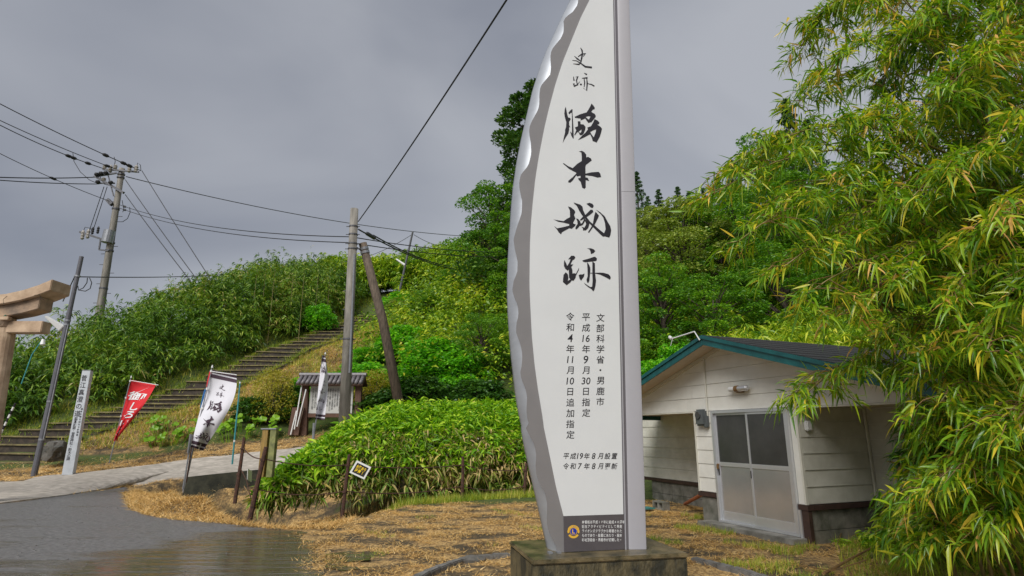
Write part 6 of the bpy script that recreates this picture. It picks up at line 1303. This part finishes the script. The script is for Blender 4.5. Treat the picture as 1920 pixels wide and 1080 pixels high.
def leaf_objects(parent, P, D, Ls, m, nvar=4, W_=.17, droop=.4):
    """single leaves as objects that share a few meshes"""
    ms = []
    for k in range(nvar):
        v, q = leaf_fine(np.zeros((1, 3)), np.array([[1., 0, 0]]), 1., W_ * (.85 + .1 * k), droop * (.4 + .35 * k), .05, .22); ms.append(np_mesh('leaf', v, q, m))
    o0 = off(parent)
    for i in range(len(P)):
        d_ = Vector(D[i]).normalized(); o = bpy.data.objects.new('leaf', ms[i % nvar]); COL.objects.link(o); o.parent = parent; o.location = Vector(P[i]) - o0
        o.rotation_euler = (random.uniform(-.6, .6), -math.asin(max(-1, min(1, d_.z))), math.atan2(d_.y, d_.x)); s_ = float(Ls[i]); o.scale = (s_, s_, s_)
x, y, z, s = hedge_pts(280, .25, 1.0, .0); hd = -np.pi / 2 + RG.normal(0, .8, 280); P, D = fan(np.stack([x, y - .06, z + .05], 1), 1, .6, (-.3, .8), hd, .02); leaf_objects(hedge, P, D, RG.uniform(.22, .36, 280), M['kuma'])
# weeds down in the ditch, leaf colour kept dark to stand in for hedge shade
n = 4500; x = RG.uniform(-8.5, -3.3, n); y = RG.uniform(11.2, 17.6, n); z = terr(x, y); ok = (DITCH(x, y) > .35) | (HOLEM(x, y) > .35); C = np.stack([x, y, z + RG.uniform(.02, .3, n)], 1)[ok]; P, D = fan(C, 7, 3.1, (-.2, 1.1)); V, Q = leaf_simple(P, D, .20 * RG.uniform(.5, 1.2, len(P)), .05, .3); stuff('ditch_weeds', V, Q, M['shrub_dark'], label='weeds down in the ditch beside the hedge, coloured dark as painted shade', cat='weeds', loc=(-5, 14, -1))

# ---- pale bamboo grass behind the house
n = 1500; x = RG.uniform(4, 24, n); y = RG.uniform(17.5, 26, n); ok = (x > .30 * y + .8) & ~((x < 12.5) & (y < 17.0 + .05 * x)); x, y = x[ok], y[ok]; h = RG.uniform(2.4, 3.3, len(x)) + .5 * vnoise(x, y, .6, 6); V, Q = sasa(x, y, h, 13, 5, .36, .06, .35); stuff('bamboo_grass_bank', V, Q, M['hill'], label='pale green bamboo grass bank rising behind the house roof', cat='bamboo grass', loc=(12, 21, 2))

# ---- big bamboo on the right
TIPS = [(1500, 92, 6.6), (1560, 60, 6.6), (1610, 0, 6.8), (1495, 195, 6.2), (1535, 150, 6.0), (1352, 322, 5.7), (1340, 362, 5.5), (1420, 300, 5.9), (1385, 452, 5.3), (1440, 400, 5.6), (1470, 500, 5.2), (1500, 560, 5.2), (1560, 600, 5.4), (1505, 745, 5.7), (1680, 650, 5.4), (1735, 700, 5.2), (1765, 800, 5.6), (1760, 880, 5.9), (1715, 985, 6.4),
        (1580, 330, 5.8), (1560, 450, 5.4), (1640, 240, 5.6), (1680, 100, 5.6), (1700, 380, 4.9), (1690, 520, 4.8), (1750, 20, 5.2), (1760, 200, 5.0), (1790, 330, 4.6), (1840, 120, 4.7), (1900, 20, 4.8), (1900, 250, 4.3), (1860, 430, 4.1), (1780, 560, 4.5), (1750, 660, 4.9), (1760, 760, 4.8), (1850, 660, 4.2), (1920, 560, 4.1), (1900, 800, 4.3), (1820, 880, 4.7), (1740, 920, 5.2), (1880, 980, 4.7), (1740, 1010, 5.6), (1960, 380, 4.5), (1970, 700, 4.5), (1980, 120, 5), (1700, -60, 5.6), (1850, -80, 5.2)]
BACK = [(1660, 150, 7), (1720, 260, 7), (1700, 420, 6.9), (1800, 480, 6.8), (1760, 640, 6.6), (1820, 760, 6.4), (1880, 560, 6.6), (1880, 330, 6.8), (1800, 160, 7), (1950, 240, 6.6), (1950, 480, 6.4), (1950, 660, 6.2), (1940, 860, 6), (1830, 940, 6.2), (1900, 60, 7), (1640, 560, 6.3), (1740, 840, 6.2), (1620, 400, 6.6), (1590, 500, 6.2), (1980, 980, 5.6)]
near_leaves = []
BL = {(1500, 92): 'bamboo tip reaching furthest left near the top of the photo', (1495, 195): 'bamboo tip just above the tallest dark conifer', (1352, 322): 'outermost bamboo tip pointing left toward the skyline conifers', (1340, 362): 'outermost lower bamboo tip hanging left above the olive tree', (1385, 452): 'bamboo tip drooping in front of the dark trees above the house', (1470, 500): 'bamboo tip drooping lowest above the house roof on the left', (1505, 745): 'bamboo branch hanging down in front of the door porch', (1715, 985): 'lowest left bamboo shoot beside the house footing', (1610, 0): 'bamboo tip leaving the photo at the top left of the clump'}
def bamboo_label(tip, back):
    k = BL.get((tip[0], tip[1]))
    if k: return k, 'bamboo', 'bamboo stalks leaning over the house from the right'
    u, v = tip[:2]
    if back: return 'shaded bamboo stalk deep inside the clump beside the house', 'bamboo', 'shaded bamboo stalks inside the clump'
    if v < 250: return 'bamboo stalk arching high against the grey sky in the upper part of the clump', 'bamboo', 'high bamboo stalks of the clump'
    if v < 620: return 'bamboo stalk with hanging yellow green leaves at mid height of the clump', 'bamboo', 'middle bamboo stalks of the clump'
    return 'low bamboo stalk with large drooping leaves in the bottom right part of the clump', 'bamboo', 'low bamboo stalks of the clump'
def bamboo_stalk(i, tip, back):
    Tp = PY(*tip); B = Vector((5.3 + (i * .37) % 2.4 + (.8 if back else 0), 4.9 + (i * .53) % 1.9 + (.6 if back else 0), 0.))
    if tip[1] > 780: B = Vector((max(4.6, Tp.x + .5), Tp.y + .2, 0))
    ctl = B.lerp(Tp, .42); ctl.z = max(Tp.z + .5 + .25 * (Tp - B).length, 1.2) if tip[1] < 780 else Tp.z * 1.1 + .5
    def bz(t): return B * (1 - t) ** 2 + ctl * 2 * t * (1 - t) + Tp * t * t
    n = 18; r = empty('bamboo', B, *bamboo_label(tip, back))
    k = MB(); k.tube([bz(j / n) for j in range(n + 1)], [.016 * (1 - .75 * j / n) + .002 for j in range(n + 1)], 6); cu = k.build('culm', M['culm'], r, smooth=True)
    tw = MB(); C, Hd = [], []; ns = 44 if not back else 36
    for j in range(ns):
        t = .30 + .70 * (j / (ns - 1)) ** .85; p = bz(t); d = (bz(min(1, t + .02)) - bz(max(0, t - .02))).normalized(); a = random.uniform(0, 6.28); ln = random.uniform(.22, .62) * (1.15 - .5 * t); sd_ = Vector((math.cos(a), math.sin(a), random.uniform(-.15, .5))); e = p + (d * .5 + sd_ * .8).normalized() * ln; e.z -= ln * .25; m_ = p.lerp(e, .5) + Vector((0, 0, .05)); tw.tube([p, m_, e], [.005, .004, .002], 4)
        for q in (.35, .6, .8, 1.): c_ = p.lerp(e, q); C.append(tuple(c_)); Hd.append(math.atan2(e.y - p.y, e.x - p.x))
    C.append(tuple(Tp)); Hd.append(math.atan2(Tp.y - ctl.y, Tp.x - ctl.x)); tw.build('twigs', M['twig'], cu, kind='stuff')
    P, D = fan(np.array(C), 7 if not back else 8, 1.35, (-1.0, .75), np.array(Hd), .03); m = len(P)
    ls = .142 * RG.uniform(.45, 1.35, m) * (1. if not back else 1.15); V_, Q_ = leaf_fine(P, D, ls, ls * .145 * RG.uniform(.7, 1.3, m), RG.uniform(.0, 1.0, m), .7, .2); stuff('foliage', V_, Q_, M['bamboo_shaded'] if back else M['bamboo'], r)
    if not back and i % 6 != 9:
        nn = 6; idx = RG.choice(m, nn, replace=False); leaf_objects(r, P[idx] + [0, -.03, 0], D[idx], RG.uniform(.16, .25, nn), M['bamboo'], 2, .14, .6)
    return m
tot = 0
for i, tp in enumerate(TIPS): tot += bamboo_stalk(i, tp, False)
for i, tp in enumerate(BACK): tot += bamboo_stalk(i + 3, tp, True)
print('bamboo leaves', tot)

# ---- straw, grass and weeds on the ground
def blades(x, y, h, w, lie, m, name, label, cat, z0=None, bunch=0.):
    n = len(x); z = terr(x, y) - .005 if z0 is None else z0; az = RG.uniform(0, 2 * np.pi, n); el = RG.uniform(lie[0], lie[1], n); D = np.stack([np.cos(az) * np.cos(el), np.sin(az) * np.cos(el), np.sin(el)], 1); S = np.stack([-np.sin(az), np.cos(az), RG.normal(0, .4, n)], 1); P = np.stack([x, y, z + RG.uniform(0, .02, n)], 1); hh = (h * RG.uniform(.5, 1.3, n))[:, None]; ww = (w * RG.uniform(.7, 1.3, n))[:, None]
    tip = P + D * hh; V_ = np.stack([P - S * ww / 2, P + S * ww / 2, tip], 1).reshape(-1, 3); Q_ = np.arange(3 * n).reshape(-1, 3); c_ = (float(np.mean(x)), float(np.mean(y)), 0.); return stuff(name, V_, Q_, m, None, label, cat, loc=c_)
def scatter(n, x0, x1, y0, y1, f): x = RG.uniform(x0, x1, n); y = RG.uniform(y0, y1, n); k = RG.uniform(0, 1, n) < f(x, y); return x[k], y[k]
asp = lambda x, y: poly_sd(x, y, ASPH)
plp = [(p0 - MA * .02 - MD * .02)[:2], (p0 + MA * 1.6 - MD * .02)[:2], (p0 + MA * 1.6 + MD * 1.06)[:2], (p0 - MA * .02 + MD * 1.06)[:2]]
hsp = [tuple(H(a_, w_, 0)[:2]) for a_, w_ in ((-.5, 0), (-.5, 1.5), (-4.4, 1.5), (-4.4, 7), (4.4, 7), (4.4, 1.5), (1.92, 1.5), (1.92, 0), (1.86, -.3), (-.25, -.3))]
clear = lambda x, y: (poly_sd(x, y, plp) > 0) & (poly_sd(x, y, hsp) > .03)
bare = lambda x, y: np.clip(.30 + 1.9 * (vnoise(x, y, 2.6, 12) + .08 + .5 * vnoise(x, y, 8, 3)), .05, 1)
x, y = scatter(150000, -3.6, 5.6, 6.0, 15, lambda x, y: (HOLEM(x, y) < .3) * np.clip(1 + asp(x, y) / .30, 0, 1) ** 1.5 * clear(x, y) * bare(x, y) * (y - .1 * x < 14.6)); blades(x, y, .085, .0065, (0, .55), M['straw'], 'mown_straw', 'dry golden mown grass carpeting the ground in front of the hedge', 'dry grass'); print('straw', len(x))
x, y = scatter(90000, -10.6, -3.0, 10.6, 17.4, lambda x, y: (asp(x, y) > -.10) * (DITCH(x, y) < .22) * (HOLEM(x, y) < .3) * (poly_sd(x, y, PATHP) > .05)); blades(x, y, .16, .009, (-.05, .7), M['straw'], 'straw_mound', 'golden dry grass heaped on the mound between road and ditch', 'dry grass')
x, y = scatter(90000, -30, 3, 15, 27, lambda x, y: (poly_sd(x, y, PATHP) > .02) * (y > np.interp(x, [p.x for p in PATH_LO], [p.y for p in PATH_LO])) * (1 - sstep(1.2, 3.4, poly_sd(x, y, PATHP)))); blades(x, y, .17, .014, (0, .75), M['straw'], 'straw_verge', 'orange brown dry grass along the far edge of the concrete path', 'dry grass')
x, y = scatter(60000, -30, 3, 15, 21, lambda x, y: (poly_sd(x, y, PATHP) > .02) * (y < np.interp(x, [p.x for p in PATH_LO], [p.y for p in PATH_LO]) + .05) * (asp(x, y) > 0) * (poly_sd(x, y, PATHP) < .5)); blades(x, y, .14, .012, (0, .7), M['straw'], 'straw_edge', 'thin fringe of dry grass along the near edge of the path', 'dry grass')
def bank(x, y): d = -side_of_stairs(x, y); return (d > 1.15) & (d < 4.6) & (y > 23.4)
x, y = scatter(160000, -21, -5, 23, 47, lambda x, y: bank(x, y) * 1.); k = RG.uniform(0, 1, len(x)) < .55 + .4 * vnoise(x, y, .9, 5); blades(x[k], y[k], .24, .020, (.05, .9), M['straw'], 'straw_bank', 'brown cut grass on the bank right of the stairway', 'dry grass'); blades(x[~k], y[~k], .30, .020, (.3, 1.4), M['grass'], 'grass_bank', 'green and yellow grass tufts on the bank right of the stairway', 'grass')
def lbank(x, y): d = side_of_stairs(x, y); return (d > 1.0) & (d < 2.6) & (y > 22)
x, y = scatter(120000, -30, -8, 21, 47, lambda x, y: lbank(x, y) * 1.); blades(x, y, .32, .022, (.2, 1.4), M['grass'], 'grass_verge', 'yellow green grass verge left of the stairway below the thicket', 'grass')
t_ = RG.uniform(0, 1, 9000); q = t_ * (len(SP) - 1); i_ = np.minimum(q.astype(int), len(SP) - 2); pp_ = SP[i_] + (SP[i_ + 1] - SP[i_]) * (q - i_)[:, None]; xx = pp_[:, 0] + RG.choice([-1, 1], 9000) * (1.75 - .6 * t_ - RG.exponential(.22, 9000)); blades(xx, pp_[:, 1], .20, .018, (.2, 1.4), M['grass'], 'stair_grass', 'grass tufts creeping over both ends of the steps', 'grass', z0=pp_[:, 2] - .03)
# green strip under the hedge, tufts elsewhere
fy = lambda x: np.interp(x, FX[:, 0], FX[:, 1])
x, y = scatter(70000, -3.9, 3.0, 13.2, 17.6, lambda x, y: (y < fy(x) + .5) * (y > fy(x) - 1.35 - .25 * vnoise(x, y, 2, 3)) * np.clip((y - fy(x) + 1.6) / 1.1, 0.1, 1)); blades(x, y, .20, .009, (.6, 1.5), M['grass'], 'grass_strip', 'fresh green grass strip at the foot of the leafy hedge', 'grass')
tuf = lambda x, y: (vnoise(x, y, 2.1, 21) > .32) & clear(x, y) & (asp(x, y) > 0)
x, y = scatter(60000, 1.6, 6.2, 6.4, 12.5, lambda x, y: tuf(x, y) * .9 * ((x > 1.9) | (y > 8))); blades(x, y, .10, .006, (.5, 1.5), M['grass'], 'grass_tufts', 'green grass tufts among the straw between plinth and house', 'grass')
x, y = scatter(24000, -3, 2, 7.5, 13.5, lambda x, y: (vnoise(x, y, 1.7, 31) > .62) & clear(x, y)); blades(x, y, .06, .006, (.5, 1.5), M['grass'], 'grass_patches', 'small green patches in the mown dry grass left of the plinth', 'grass')
# weeds under the bamboo
n = 900; x = RG.uniform(3.9, 7.2, n); y = RG.uniform(5.4, 9.2, n); ok = (x > 5.35 - .0 * y + .30 * (7 - y)) & (poly_sd(x, y, hsp) > .12) & (x > .47 * y + .5); x, y = x[ok], y[ok]
C = np.stack([x, y, RG.uniform(.04, .50, len(x)) * sstep(0, .9, x - (.47 * y + .45))], 1); C = np.repeat(C, 2, 0) + RG.normal(0, .05, (2 * len(C), 3)); C[:, 2] = np.abs(C[:, 2]); P, D = fan(C, 6, 2.2, (-.5, .9)); V, Q = leaf_fine(P, D, .15 * RG.uniform(.5, 1.3, len(P)), .028 * RG.uniform(.7, 1.4, len(P)), .4); stuff('undergrowth', V, Q, M['kuma'], label='leafy green undergrowth at the foot of the bamboo beside the house', cat='undergrowth', loc=(5.4, 7, 0))
x, y = scatter(26000, 3.4, 7, 5.6, 9.6, lambda x, y: (x > .47 * y + .4) & clear(x, y) & (RG.uniform(0, 1, len(x)) < .35)); blades(x, y, .15, .007, (.5, 1.45), M['grass'], 'weed_grass', 'tall green weeds growing along the bamboo edge', 'grass')
for i, (a, m_, d) in enumerate((((1545, 1075), (1600, 1045), (1668, 1010)), ((1600, 1085), (1570, 1020), (1592, 960)), ((1500, 1060), (1560, 1070), (1625, 1050)))):
    k = MB(); A, Mm, B = G(*a, .04), G(*m_, .10), G(*d, .16); k.tube([A, Mm, B], [.018 if i == 0 else .007, .014 if i == 0 else .006, .008], 6); o = k.build('fallen_branch', M['twig'], loc=A); tag(o, ['thick fallen brown branch lying at the edge of the undergrowth', 'thin dry stem bending up out of the undergrowth', 'thin dry stick lying in the grass right of the plinth'][i], 'branch')
# a few pebbles and litter flecks on the wet road
b = MB()
for i in range(110):
    p = G(random.uniform(0, 560), random.uniform(930, 1079), .010); 
    if float(asp(np.array([p.x]), np.array([p.y]))[0]) > -.1: continue
    s_ = random.uniform(.003, .010); b.box(p + z3 * s_ * .4, Vector((s_, s_ * .3, 0)), Vector((-s_ * .3, s_ * .8, 0)), z3 * s_ * .5)
o = b.build('road_grit', M['kerb'], kind='stuff', loc=G(200, 1000, 0)); tag(o, 'scattered pale grit and small stones on the wet asphalt', 'grit')
